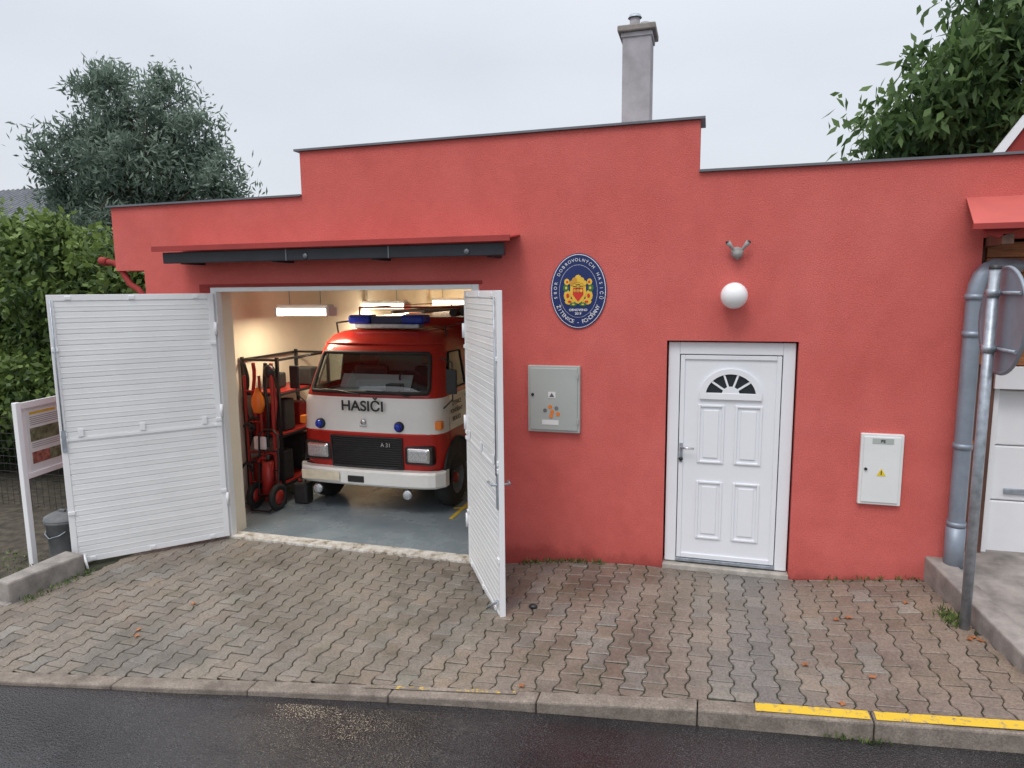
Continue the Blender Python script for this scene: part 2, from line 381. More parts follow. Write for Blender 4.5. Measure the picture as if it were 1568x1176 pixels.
box("overhang_left",-6.46,-6.07,.3,.9,3.01,3.7,STUC,fs)
box("back_wall",-5.87,4.6,8.3,8.5,-.3,3.6,STUC,fs); box("side_wall_right",4.6,4.8,.3,8.5,-.3,3.6,STUC,fs)
box("roof_slab",-5.87,4.6,.3,8.3,3.3,3.5,DGREY,fs)
box("lining_left",-5.87,-5.84,.3,8.3,-.02,2.98,CREAM,fs); box("lining_back",-5.84,-1.6,8.26,8.3,-.02,2.98,CREAM,fs)
box("partition",-1.6,-1.5,.3,8.3,-.02,2.98,CREAM,fs); box("ceiling",-5.87,-1.5,.3,8.3,2.98,3.05,CREAM,fs)
box("garage_floor",-5.84,-1.6,.14,8.26,-.15,.0,FLOOR,fs)
box("threshold",-5.2,-2.13,-.03,.14,-.15,.025,THR,fs,.008)
box("floor_line_1",-2.98,-2.93,1.2,6,.001,.004,YLINE,fs); 
o=box("floor_line_2",-.4,.4,-.025,.025,.006,.009,YLINE,fs); o.location=(-2.7,1.75,0); o.rotation_euler=(0,0,.45)
for x0,x1,nm in ((-5.2,-5.13,"frame_left"),(-2.2,-2.13,"frame_right")): box(nm,x0,x1,-.015,.07,.025,2.81,PANELW,fs,.004)
box("frame_top",-5.13,-2.2,-.015,.07,2.765,2.81,PANELW,fs,.004)
box("lintel_angle",-5.34,-2.10,-.012,-.001,2.812,2.845,STUC_D,fs,.002)
box("lintel_stub",-5.34,-5.21,-.012,-.001,2.76,2.811,STUC_D,fs,.002)
box("reveal_left",-5.2,-5.185,.07,.3,.0,2.8,CREAM,fs); box("reveal_right",-2.145,-2.13,.07,.3,.0,2.8,CREAM,fs)
def leaf(nm,hx,hy,fx,fy,side):
    L=math.hypot(fx-hx,fy-hy); T=.045; z0,z1=.035,2.75
    root=E(nm); root.location=(hx,hy,0); root.rotation_euler=(0,0,math.atan2(fy-hy,fx-hx)); root.parent=fs
    s=side
    def B(n,x0,x1,ya,yb,za,zb,m,b=0): 
        ya,yb=sorted((s*ya,s*yb)); return box(n,x0,x1,ya,yb,za,zb,m,root,b)
    B("core",.03,L-.03,.004,T-.014,z0+.03,z1-.03,PANELW)
    nr=24; zz=np.linspace(z0+.06,z1-.06,nr+1)
    for i in range(nr):
        B("slat_%d"%i,.055,L-.055,T-.018,T-.005,zz[i]+.004,zz[i+1]-.004,PANELW,.003)
        zm=(zz[i]+zz[i+1])/2; B("bead_%d"%i,.056,L-.056,T-.006,T-.0025,zm-.004,zm+.004,PANELW,.001)
    for n,a,b_,c,d in (("stile_a",0,.055,z0,z1),("stile_b",L-.055,L,z0,z1),("rail_a",.055,L-.055,z0,z0+.06),("rail_b",.055,L-.055,z1-.06,z1)):
        B(n,a,b_,0,T,c,d,WHITE,.003)
    B("mid_rail",.055,L-.055,T-.006,T+.002,(z0+z1)/2-.09,(z0+z1)/2-.06,WHITE,.002)
    for i,z in enumerate((.55,1.3,1.36,2.2)):
        for j,xx in enumerate((.0,L-.06)): B("clip_%d_%d"%(i,j),xx,xx+.06,T,T+.012,z,z+.035,WHITE,.003)
    for i,xx in enumerate((.15,L*.5,L-.2)):
        B("tab_%d"%i,xx,xx+.05,T,T+.01,z1-.05,z1-.015,WHITE,.003); B("tabm_%d"%i,xx,xx+.05,T,T+.01,1.34,1.42,WHITE,.003)
        B("tabl_%d"%i,xx,xx+.05,T,T+.01,z0+.015,z0+.05,WHITE,.003)
    for i,z in enumerate((.4,1.4,2.3)):
        cyl("hinge_%d"%i,(-.005,s*(T+.008),z),(-.005,s*(T+.008),z+.14),.014,WHITE,root,12)
    return root,L,T
lf,L,T=leaf("garage_leaf_left",-5.17,-.02,-6.165,-1.13,1)
box("lock_plate",L-.05,L-.01,T,T+.015,1.2,1.42,GALV,lf,.003)
cyl("stay_bar",(L-.10,T+.01,.12),(L-.13,T+.09,-.05),.012,WHITE,lf,10); cyl("stay_foot",(L-.15,T+.09,-.06),(L-.09,T+.09,-.06),.012,WHITE,lf,10)
cyl("bolt_rod",(L-.03,T+.015,1.42),(L-.03,T+.015,2.7),.007,GALV,lf,8)
rf,L,T=leaf("garage_leaf_right",-2.235,-.02,-1.54,-1.18,-1)
box("lock_plate",L-.055,L-.012,-T-.012,-T,1.0,1.28,GALV,rf,.003)
cyl("handle_stem",(L-.035,-T-.05,1.2),(L-.035,.06,1.2),.009,GALV,rf,10); cyl("handle_in",(L-.035,-T-.05,1.2),(L-.15,-T-.055,1.2),.010,GALV,rf,10); cyl("handle_out",(L-.035,.055,1.2),(L-.12,.06,1.2),.010,GALV,rf,10)
cyl("stay_bar",(L-.06,-T-.01,.2),(L-.30,-T-.06,.03),.012,GALV,rf,10); cyl("bolt_rod",(L-.03,-T-.015,1.28),(L-.03,-T-.015,2.7),.007,GALV,rf,8)
# awning
aw=[(-5.56,-.40,3.205),(-1.70,-.40,3.205),(-1.72,0,3.252),(-5.54,0,3.252)]; awv=aw+[(a,b,c+.012) for a,b,c in aw]
meshobj("awning_sheet",awv,[(0,3,2,1),(4,5,6,7),(0,1,5,4),(1,2,6,5),(2,3,7,6),(3,0,4,7)],CANRED,fs)
box("awning_front_drip",-5.56,-1.70,-.412,-.401,3.18,3.235,CANRED,fs,.003)
box("awning_beam",-5.47,-1.77,-.36,-.30,3.06,3.172,AWNB,fs,.006)
for i,x in enumerate((-4.0,-2.9)): box("beam_joint_%d"%i,x,x+.012,-.365,-.36,3.06,3.17,DGREY,fs)
for i,x in enumerate((-3.78,-2.12)): lathe("beam_bolt_%d"%i,(x,-.365,3.10),(0,-1,0),[(.0,.008),(.022,.008),(.026,0)],DGREY,fs,16)
for i,x in enumerate((-5.3,-4.2,-3.1,-1.95)): prism("bracket_%d"%i,[(x,3.05),(x+.05,3.05),(x+.05,3.17),(x,3.17)],-.30,0,AWNB,fs)
# person door
yd=.07
for n,a,b_,c,d in (("door_frame_l",-.345,-.245,.215,2.275),("door_frame_r",.625,.725,.215,2.275),("door_frame_t",-.245,.625,2.165,2.275)): box(n,a,b_,yd-.02,yd+.06,c,d,WHITE_P,fs,.006)
box("door_void",-.36,.74,.22,.24,.1,2.29,BLACK,fs)
box("door_sill",-.36,.74,-.02,.2,.1,.205,CONCL,fs,.006)
box("door_kick",-.245,.625,yd-.03,yd+.03,.222,.25,GALV,fs,.003)
box("door_leaf",-.238,.618,yd,yd+.05,.255,2.158,WHITE_P,fs,.004)
for n,a,b_,c,d in (("leaf_rim_l",-.238,-.198,.255,2.158),("leaf_rim_r",.578,.618,.255,2.158),("leaf_rim_t",-.198,.578,2.118,2.158),("leaf_rim_b",-.198,.578,.255,.30)): box(n,a,b_,yd-.014,yd,c,d,WHITE_P,fs,.005)
def panel(nm,x0,x1,z0,z1):
    w=.022
    box(nm+"_l",x0,x0+w,yd-.014,yd,z0,z1,WHITE_P,fs,.006);box(nm+"_r",x1-w,x1,yd-.014,yd,z0,z1,WHITE_P,fs,.006)
    box(nm+"_b",x0+w,x1-w,yd-.014,yd,z0,z0+w,WHITE_P,fs,.006);box(nm+"_t",x0+w,x1-w,yd-.014,yd,z1-w,z1,WHITE_P,fs,.006)
    box(nm+"_f",x0+.05,x1-.05,yd-.010,yd,z0+.05,z1-.05,WHITE_P,fs,.009,3)
panel("panel_ul",-.075,.155,1.17,1.71);panel("panel_ur",.245,.475,1.17,1.71);panel("panel_ll",-.075,.155,.45,1.00);panel("panel_lr",.245,.475,.45,1.00)
cx,cz,R1,R2=.20,1.79,.265,.215
def halfring(nm,ra,rb,y0,y1,m,n=24,k=.94):
    pts=[(cx+ra*math.cos(t),cz+ra*k*math.sin(t)) for t in np.linspace(0,math.pi,n)]+[(cx+rb*math.cos(t),cz+rb*k*math.sin(t)) for t in np.linspace(math.pi,0,n)]
    prism(nm,pts,y0,y1,m,fs)
halfring("fan_outer",R1,R2,yd-.022,yd,WHITE_P); box("fan_base",cx-R1,cx+R1,yd-.0225,yd,cz-.03,cz+.03,WHITE_P,fs,.004)
prism("fan_glass",[(cx+R2*math.cos(t),cz+.02+R2*.9*math.sin(t)) for t in np.linspace(0,math.pi,24)],yd-.004,yd-.002,DGLASS,fs)
prism("fan_hub",[(cx+.075*math.cos(t),cz+.02+.07*math.sin(t)) for t in np.linspace(0,math.pi,16)],yd-.018,yd-.004,WHITE_P,fs)
for i,t in enumerate((.2,.4,.6,.8)):
    a=t*math.pi; d=Vector((math.cos(a),math.sin(a)*.94)); nrm=Vector((-d.y,d.x))*.009; c0=Vector((cx,cz+.02))
    q=[c0+d*.06+nrm,c0+d*.06-nrm,c0+d*.22-nrm,c0+d*.22+nrm]; prism("fan_bar_%d"%i,[tuple(w) for w in q],yd-.016,yd-.004,WHITE_P,fs)
box("handle_plate",-.232,-.202,yd-.022,yd-.013,1.17,1.35,GALV,fs,.004)
cyl("door_handle_stem",(-.217,yd-.014,1.31),(-.217,yd-.065,1.31),.009,CHROME,fs,12); cyl("door_handle",(-.217,yd-.06,1.31),(-.10,yd-.062,1.31),.009,CHROME,fs,12)
lathe("door_lock",(-.217,yd-.021,1.20),(0,-1,0),[(.0,.014),(.016,.014),(.020,0)],BLACK,fs,20)
# chimney
box("chimney_stack",-.98,-.68,1.5,1.85,3.4,5.46,CHIM,fs,.008); box("chimney_cap",-1.03,-.63,1.45,1.90,5.46,5.525,CONC,fs,.012)
box("chimney_collar",-.995,-.665,1.485,1.865,5.41,5.459,CHIM,fs,.008)
cyl("chimney_pot",(-.87,1.68,5.52),(-.87,1.68,5.66),.055,CHIM,fs,20); lathe("chimney_cowl",(-.87,1.68,5.66),(0,0,1),[(.075,0),(.06,.03),(.0,.045)],GALV,fs,20)
cyl("chimney_pot2",(-.76,1.68,5.52),(-.76,1.68,5.60),.05,CHIM,fs,20)
# cabinets
def cabinet(nm,x0,x1,z0,z1,d,m):
    r=E(nm); box("body",x0,x1,-d,0,z0,z1,m,r,.006); box("door",x0+.022,x1-.022,-d-.010,-d,z0+.022,z1-.022,m,r,.006); return r
mb=cabinet("meter_cabinet",-1.64,-1.14,1.41,2.045,.05,BOXG)
cyl("lock",(-1.59,-.06,1.77),(-1.59,-.072,1.77),.014,BLACK,mb,16)
for i,z in enumerate((1.5,1.93)): box("hinge_%d"%i,-1.166,-1.15,-.068,-.06,z,z+.05,BOXG,mb,.003)
box("label_a",-1.44,-1.37,-.0625,-.061,1.74,1.80,PAPER,mb); prism("label_tri",[(-1.43,1.75),(-1.38,1.75),(-1.405,1.79)],-.064,-.063,DGREY,mb)
for i,(x,z) in enumerate(((-1.47,1.62),(-1.42,1.655),(-1.40,1.61),(-1.36,1.645),(-1.345,1.59),(-1.41,1.57))): ellipse("sticker_%d"%i,x,z,.019,.019,-.0625-.0006*i,ORANGE if i%3 else BIN,mb,.001,16)
box("label_b",-1.50,-1.34,-.0625,-.061,1.485,1.53,PAPER,mb)
pb=cabinet("distribution_box",1.255,1.58,.92,1.53,.04,PEW)
box("label_pe",1.34,1.50,-.053,-.0505,1.45,1.495,BOXG,pb); text("txt_pe","PE",(1.42,-.056,1.472),.035,BLACK,pb)
prism("warning",[(1.385,1.175),(1.455,1.175),(1.42,1.24)],-.053,-.0505,mat("warn_yellow",(.75,.55,.03),.5),pb); box("warn_bolt",1.416,1.423,-.055,-.0532,1.185,1.218,BLACK,pb)
cyl("lock",(1.30,-.05,1.23),(1.30,-.062,1.23),.012,BLACK,pb,16)
sb=E("wall_socket_box"); box("body",-2.02,-1.94,-.05,0,.30,.44,BOXG,sb,.008); box("lid",-2.01,-1.95,-.058,-.05,.31,.40,BOXG,sb,.005); box("rim",-2.03,-1.93,-.012,-.0,.29,.45,BOXG,sb,.004)
gl=E("wall_globe_lamp"); lathe("base",(.20,0,2.68),(0,-1,0),[(.075,0),(.075,.03),(.05,.05)],WHITE,gl); sphere("globe",(.195,-.125,2.685),.112,GLOBE,gl)
si=E("wall_siren"); lathe("mount",(.21,0,3.05),(0,-1,0),[(.05,0),(.045,.02),(.0,.025)],DULLG,si); lathe("horn_l",(.195,-.05,3.055),(-.6,-.2,.75),[(.011,0),(.015,.06),(.024,.105),(.0,.095)],DULLG,si,16); lathe("horn_r",(.235,-.05,3.055),(.6,-.2,.75),[(.011,0),(.015,.06),(.024,.105),(.0,.095)],DULLG,si,16); lathe("body",(.215,-.045,3.065),(0,0,-1),[(0,0),(.048,.0),(.038,.05),(.0,.08)],DULLG,si,20)
for s in (-1,1): sphere("sensor_%d"%s,(.215+s*.088,-.068,3.133),.014,BLACK,si)
# emblem
em=E("fire_brigade_emblem"); ex,ez=-1.165,2.735
ellipse("rim",ex,ez,.262,.343,-.012,NAVY,em,.012); ellipse("white_ring",ex,ez,.254,.335,-.0135,WHITE,em,.001); ellipse("field",ex,ez,.248,.329,-.015,NAVY,em,.001); 
ellipse("inner_ring",ex,ez,.178,.240,-.0158,PAPER,em,.0005); ellipse("inner_field",ex,ez,.1755,.2375,-.0164,NAVY,em,.0005)
def arc(s,a0,a1,ra,rb,size,flip,m=WHITE):
    n=len(s)
    for i,ch in enumerate(s):
        if ch==' ': continue
        t=math.radians(a0+(a1-a0)*i/(n-1)); x=ex+ra*math.cos(t); z=ez+rb*math.sin(t)
        tn=math.atan2(rb*math.cos(t),-ra*math.sin(t)); rot=tn+(0 if flip else math.pi)
        o=text("letter",ch,(x,-.0175,z),size,m,em,(0,0,0),0,.0006)
        o.rotation_euler=(Matrix.Rotation(math.pi/2,4,'X')@Matrix.Rotation(rot,4,'Z')).to_euler()
arc("SBOR DOBROVOLNÝCH HASIČŮ",192,-12,.213,.284,.040,False); arc("ŽITENICE - POHOŘANY",210,330,.213,.284,.050,True)
prism("shield",[(ex-.07,ez+.09),(ex+.07,ez+.09),(ex+.075,ez-.02),(ex+.045,ez-.09),(ex,ez-.115),(ex-.045,ez-.09),(ex-.075,ez-.02)],-.022,-.018,GOLD,em)
prism("shield_red",[(ex-.045,ez+.03),(ex+.045,ez+.03),(ex+.05,ez-.03),(ex,ez-.095),(ex-.05,ez-.03)],-.0245,-.0225,ERED,em)
for i,(dx,dz,sx_,sz_) in enumerate(((-.10,-.04,.035,.05),(.10,-.04,.035,.05),(-.115,.03,.028,.035),(.115,.03,.028,.035),(-.08,-.095,.045,.028),(.08,-.095,.045,.028),(-.045,-.12,.035,.018),(.045,-.12,.035,.018),(-.105,.085,.025,.03),(.105,.085,.025,.03))):
    ellipse("laurel_%d"%i,ex+dx,ez+dz,sx_,sz_,-.0185-.0003*i,EGRN if (i//2)%2 else GOLD,em,.001,10)
    ellipse("laurel_dot_%d"%i,ex+dx*.97,ez+dz,sx_*.4,sz_*.4,-.0222-.0001*i,GOLD if (i//2)%2 else ERED,em,.0005,8)
AMB=mat("emblem_amber",(.55,.28,.03),.4)
for i,(dx,dz,r) in enumerate(((0,.115,.032),(-.033,.098,.026),(.033,.098,.026),(-.062,.075,.02),(.062,.075,.02),(-.03,.005,.014),(.03,.005,.014),(0,.005,.016))): ellipse("helmet_%d"%i,ex+dx,ez+dz,r,r*1.1,-.0255-.0003*i,GOLD if i%2==0 else AMB,em,.001,9)
for i,(dx,dz) in enumerate(((-.03,.045),(.03,.045),(0,.06),(0,.03))): box("detail_%d"%i,ex+dx-.02,ex+dx+.02,-.0283,-.0278,ez+dz-.003,ez+dz+.003,BLACK,em)
text("obnoveno","OBNOVENO",(ex,-.018,ez-.172),.030,WHITE,em,bold=.0004); text("year","2019",(ex,-.018,ez-.205),.030,WHITE,em,bold=.0004)
dp=E("drainpipe"); px=1.985
tube("pipe",[[(px,-.09,.52,.062),(px,-.09,2.68,.062),(px+.01,-.088,2.75,.062),(px+.035,-.08,2.82,.062),(px+.08,-.06,2.87,.062),(px+.14,-.02,2.895,.062),(px+.22,.04,2.90,.062),(px+.34,.12,2.90,.062)]],PIPE,dp,6)
cyl("base_pipe",(px,-.09,.40),(px,-.09,.80),.072,PIPE,dp); 
for i,z in enumerate((.62,.80,1.45,2.35,2.64)): cyl("collar_%d"%i,(px,-.09,z),(px,-.09,z+.045),.070,PIPE,dp)
lathe("foot",(px,-.09,.36),(0,0,1),[(.1,0),(.085,.06),(.075,.1)],PIPE,dp)
gt=E("gutter_pipe"); tube("elbow",[[(-6.72,.05,3.13,.034),(-6.52,.05,3.10,.034),(-6.44,.05,3.04,.034),(-6.39,.05,2.95,.034),(-6.33,.05,2.86,.034),(-6.22,.05,2.80,.034),(-6.15,.05,2.72,.034),(-6.12,.05,2.6,.034),(-6.12,.05,.1,.034)]],STUC_D,gt,5); cyl("collar",(-6.72,.05,3.13),(-6.62,.05,3.115),.045,STUC_D,gt)
for i,(x,y,w,en) in enumerate(((-5.02,1.5,.76,22),(-5.50,4.6,.95,40),(-5.2,7.5,1.1,40),(-3.2,7.0,1.1,34))):
    fl=E("fluorescent_light"); z=2.50
    box("housing",x-w/2,x+w/2,y-.07,y+.07,z+.04,z+.095,WHITE,fl,.006); cyl("tube_a",(x-w/2+.02,y-.045,z),(x+w/2-.02,y-.045,z),.048,TUBE,fl,14); cyl("tube_b",(x-w/2+.02,y+.055,z),(x+w/2-.02,y+.055,z),.048,TUBE,fl,14)
    for s in (-1,1): box("cap_%d"%s,x+s*w/2-.02,x+s*w/2+.02,y-.105,y+.105,z-.055,z+.06,WHITE,fl,.004); cyl("hanger_%d"%s,(x+s*w*.3,y,z+.095),(x+s*w*.3,y,2.98),.005,GALV,fl,8)
    ld=bpy.data.lights.new("lamp",'AREA'); ld.shape='RECTANGLE'; ld.size=w; ld.size_y=.12; ld.energy=en; ld.color=(1,.87,.63); lo=link(bpy.data.objects.new("lamp",ld),fl); lo.location=(x,y,z-.07)

# ------------------------------------------------------------------ neighbouring part at right
ng=E("neighbour_garage")
box("post",2.045,2.30,.26,.4,.3,3.12,WOODD,ng,.006); box("void_wall",2.3,4.6,.42,.45,.3,3.1,WOOD,ng)
for i in range(8):
    z=2.10+i*.125; box("board_%d"%i,2.15,4.6,.235,.258,z,z+.12,WOOD,ng,.004)
box("door_head",2.28,4.6,.22,.257,1.90,2.09,WHITE,ng,.006); box("door_side",2.302,2.35,.30,.42,.43,1.90,WHITE,ng,.004)
for i in range(3): box("door_panel_%d"%i,2.352,4.5,.36,.42,.44+i*.482,.44+i*.482+.474,WHITE,ng,.012)
box("door_handle",2.46,2.66,.34,.36,.98,1.03,GALV,ng,.006)
cv=[(1.86,-.34,3.19),(4.8,-.34,3.19),(4.8,-.0,3.42),(1.90,-.0,3.42)]; cv+=[(a,b,c+.012) for a,b,c in cv]
meshobj("canopy",cv,[(0,3,2,1),(4,5,6,7),(0,1,5,4),(1,2,6,5),(2,3,7,6),(3,0,4,7)],mat("canopy_red",(.50,.10,.085),.8,var=.1),ng); box("canopy_drip",1.85,4.8,-.36,-.341,3.16,3.205,CANRED,ng,.003)
prism("canopy_return",[(1.96,3.13),(2.04,3.10),(2.18,3.16),(2.3,3.17),(1.93,3.17)],-.30,-.27,STUC_D,ng)
box("rafter",2.06,2.14,-.30,.23,3.05,3.13,WOODD,ng,.005); box("wood_block",2.05,2.16,.20,.258,1.38,1.46,WOOD,ng,.004)
rp=E("concrete_ramp")
v=[(1.79,.12),(2.0,-1.43),(2.06,-1.95),(2.2,-1.95),(2.16,-1.43),(1.98,.12)]; 
def ztop(y): return float(np.interp(y,[-1.95,-1.43,.12],[.33,.40,.50]))
V=[(x,y,-.2) for x,y in v]+[(x,y,ztop(y)) for x,y in v]
o=meshobj("side_kerb",V,[(0,1,7,6),(1,2,8,7),(2,3,9,8),(3,4,10,9),(4,5,11,10),(5,0,6,11),(6,7,10,11),(7,8,9,10)],CONC,rp); bev(o,.015)
V=[(1.985,.12,.47),(2.165,-1.43,.37),(2.205,-1.94,.30),(6,-1.9,.30),(6,.12,.47),(2.0,.42,.47),(6,.42,.47)]
meshobj("ramp_surface",V,[(0,1,4),(1,2,3,4),(0,4,6,5)],CONC,rp)

# ------------------------------------------------------------------ road sign seen from behind
rs=E("road_sign"); sx,sy=1.845,-.85
cyl("post",(sx,sy,.2),(sx,sy,2.86),.034,GALV,rs,20); lathe("cap",(sx,sy,2.86),(0,0,1),[(.037,0),(.037,.02),(0,.03)],BLACK,rs,20)
nx=Vector((math.cos(math.radians(1)),math.sin(math.radians(1)),0)); c0=Vector((sx,sy,2.51))+nx*.065
SGN=mat("sign_back",(.26,.30,.35),.5,.4,var=.12,vs=5); SGR=mat("sign_rim",(.45,.20,.16),.4,.2)
lathe("disc",c0,nx,[(0,0),(.345,.0)],SGN,rs,48); lathe("disc_rim",c0,nx,[(.345,0),(.365,-.012),(.372,.01),(.345,.015)],SGN,rs,48); lathe("disc_face",c0,nx,[(.345,.0152),(.0,.0152)],SGR,rs,48)
for i,z in enumerate((2.32,2.70)):
    cyl("clamp_%d"%i,(sx,sy,z-.025),(sx,sy,z+.025),.042,GALV,rs,20); side=Vector((-nx.y,nx.x,0))
    a=c0+Vector((0,0,z-2.51))-nx*.012; cyl("rail_%d"%i,a-side*.28,a+side*.28,.012,GALV,rs,10)
lathe("post_foot",(sx,sy,.22),(0,0,1),[(.045,0),(.045,.04),(.036,.05)],GALV,rs,20)

# ------------------------------------------------------------------ info board left, bin, low wall
ib=E("information_board"); A=Vector((-6.61,-1.20,0)); B_=Vector((-6.74,-.52,0)); d=(B_-A).normalized(); nrm=Vector((-d.y,d.x,0))
if nrm.x<0: nrm=-nrm
for i,P in enumerate((A,B_)): box("post_%d"%i,P.x-.028,P.x+.028,P.y-.028,P.y+.028,-.05,1.69,WHITE,ib,.005)
def quad(nm,s0,s1,z0,z1,off,m,th=.02):
    a=A+d*s0+nrm*off; b=A+d*s1+nrm*off; v=[(a.x,a.y,z0),(b.x,b.y,z0),(b.x,b.y,z1),(a.x,a.y,z1)]
    v2=[(x-nrm.x*th,y-nrm.y*th,z) for x,y,z in v]
    fixn(meshobj(nm,v+v2,[(0,1,2,3),(7,6,5,4),(0,4,5,1),(1,5,6,2),(2,6,7,3),(3,7,4,0)],m,ib))
Ls=(B_-A).length
quad("panel",.03,Ls-.03,.93,1.66,.0,WHITE)
quad("rail_top",.02,Ls-.02,1.62,1.68,.025,WHITE,.03);quad("rail_bot",.02,Ls-.02,.9,.95,.025,WHITE,.03)
PH1=mat("poster_photo",(.14,.17,.10),.3,var=.8,vs=16); PH2=mat("poster_photo_red",(.3,.12,.09),.3,var=.8,vs=20)
quad("poster",.10,Ls-.06,.97,1.60,.004,PAPER,.003); quad("poster_head",.14,Ls-.2,1.54,1.565,.0055,YLINE,.001)
quad("photo_1",.13,Ls-.09,1.26,1.40,.0055,PH1,.001); quad("photo_2",.13,Ls-.3,1.03,1.15,.0055,PH2,.001); quad("photo_3",.36,Ls-.09,1.03,1.15,.007,PH1,.001)
for i in range(5): quad("txtline_%d"%i,.14,Ls-.12-.05*(i%2),1.51-.02*i,1.516-.02*i,.0055,BIN,.001)
for i in range(3): quad("txtline_b%d"%i,.14,Ls-.12-.05*(i%2),1.235-.02*i,1.240-.02*i,.0055,BIN,.001)
bn=E("litter_bin"); bx,by_=-6.52,-.90
lathe("pail",(bx,by_,-.05),(0,0,1),[(.0,0),(.13,0),(.165,.42),(.178,.43),(.178,.455),(.16,.455),(.15,.05)],BIN,bn); lathe("lid",(bx,by_,.41),(0,0,1),[(.182,0),(.17,.03),(.11,.06),(0,.07)],BIN,bn); box("lid_grip",bx-.04,bx+.04,by_-.015,by_+.015,.478,.505,BIN,bn,.006)
tube("bail",[[(bx-.17,by_,.35,.006),(bx-.1,by_-.14,.27,.006),(bx,by_-.18,.24,.006),(bx+.1,by_-.14,.27,.006),(bx+.17,by_,.35,.006)]],GALV,bn,2)
lw=E("low_concrete_wall")
v=[(-5.96,-1.95),(-5.90,-1.22),(-6.16,-1.20),(-6.13,-1.93)]; V=[(x,y,-.15) for x,y in v]+[(x,y,.20) for x,y in v]
bev(meshobj("wall",V,[(0,1,5,4),(1,2,6,5),(2,3,7,6),(3,0,4,7),(4,5,6,7)],CONC,lw),.02); box("pad",-6.14,-5.94,-1.99,-1.935,-.15,.015,CONC,lw,.01)
meshobj("garden_bed",[(-14,-1.72,-.012),(-6.14,-1.72,-.012),(-6.08,-1.2,0.0),(-6.08,8,0),(-14,8,0)],[(0,1,2,3,4)],EARTH)
fn=E("wire_fence")
for i,x in enumerate((-6.9,-8.4,-9.9,-11.4)): cyl("post_%d"%i,(x,.15,-.05),(x,.15,1.3),.022,GALV,fn,10)
tube("wires",[[(-12,.15,z,.003),(-6.1,.15,z,.003)] for z in np.arange(.1,1.3,.1)]+[[(x,.15,.05,.0025),(x,.15,1.25,.0025)] for x in np.arange(-12,-6.1,.1)],DARK,fn,1)

# ------------------------------------------------------------------ garage contents
sh=E("equipment_rack")
for i,(x,y) in enumerate(((-5.80,1.2),(-5.28,1.2),(-5.80,2.4),(-5.28,2.4))): box("upright_%d"%i,x-.018,x+.018,y-.018,y+.018,0,1.93,BLACK,sh)
for i,z in enumerate((.25,.9,1.45,1.9)):
    for j,y in enumerate((1.2,2.4)): box("rail_%d_%d"%(i,j),-5.8,-5.28,y-.012,y+.012,z-.02,z+.01,BLACK,sh)
    for j,x in enumerate((-5.8,-5.28)): box("srail_%d_%d"%(i,j),x-.012,x+.012,1.21,2.39,z-.02,z+.01,BLACK,sh)
for i,z in enumerate((.25,.9,1.45)): box("shelf_%d"%i,-5.79,-5.29,1.21,2.39,z+.01,z+.025,DREDS,sh)
for i,(x,y,z,w,h,m) in enumerate(((-5.68,1.35,.28,.2,.3,DREDS),(-5.42,1.4,.28,.18,.4,DARK),(-5.66,1.4,.93,.22,.35,DREDS),(-5.42,1.5,.93,.16,.42,DARK),(-5.6,2.0,.93,.3,.3,DREDS),(-5.6,2.0,.28,.35,.5,DARK),(-5.62,1.6,1.48,.22,.2,DARK),(-5.4,2.0,1.48,.3,.24,DARK))): box("case_%d"%i,x-w/2,x+w/2,y-.1,y+.12,z,z+h,m,sh,.02)
for i,(x,m) in enumerate(((-5.74,BLACK),(-5.62,DREDS),(-5.44,BLACK),(-5.33,DREDS))):
    tube("hose_%d"%i,[[(x+.03*math.sin(t*.9+i),1.165-.02*math.cos(t),1.86-.10*t,.024) for t in range(12)]],m,sh,3)
for i,(x,z,r) in enumerate(((-5.62,1.05,.13),(-5.42,.60,.12),(-5.66,.50,.10))): tube("hose_coil_%d"%i,[[(x+(r-.006*k)*math.cos(t),1.14-.004*k,z+(r-.006*k)*math.sin(t),.018) for k,t in enumerate(np.linspace(0,4*math.pi*1.0,34))]],(BLACK,DREDS,BLACK)[i],sh,2)
tube("red_frame",[[(-5.72,1.12,.05,.018),(-5.72,1.12,1.70,.018)],[(-5.50,1.12,.05,.018),(-5.50,1.12,1.70,.018)],[(-5.31,1.10,.05,.018),(-5.31,1.10,1.82,.018)]]+[[(-5.72,1.12,z,.012),(-5.50,1.12,z,.012)] for z in (.3,.7,1.1,1.5)],DREDS,sh,3)
lathe("buoy",(-5.50,1.07,1.22),(0,0,1),[(0,0),(.06,.02),(.085,.12),(.075,.2),(.04,.28),(.02,.33),(0,.34)],ORANGE,sh,20)
box("white_case",-5.60,-5.42,1.06,1.1,.74,.92,PAPER,sh,.02)
sphere("lantern",(-5.35,1.13,1.76),.075,BLACK,sh,(1,1,1.2)); 
ht=E("hand_cart")
for i,x in enumerate((-5.55,-5.22)):
    lathe("tyre_%d"%i,(x-.03,.98,.17),(1,0,0),[(.10,0),(.155,0),(.17,.02),(.17,.045),(.155,.065),(.10,.065),(.10,0)],RUBBER,ht); lathe("hub_%d"%i,(x-.035,.98,.17),(1,0,0),[(0,0),(.09,0),(.10,.03),(.09,.07),(0,.072)],DREDS,ht)
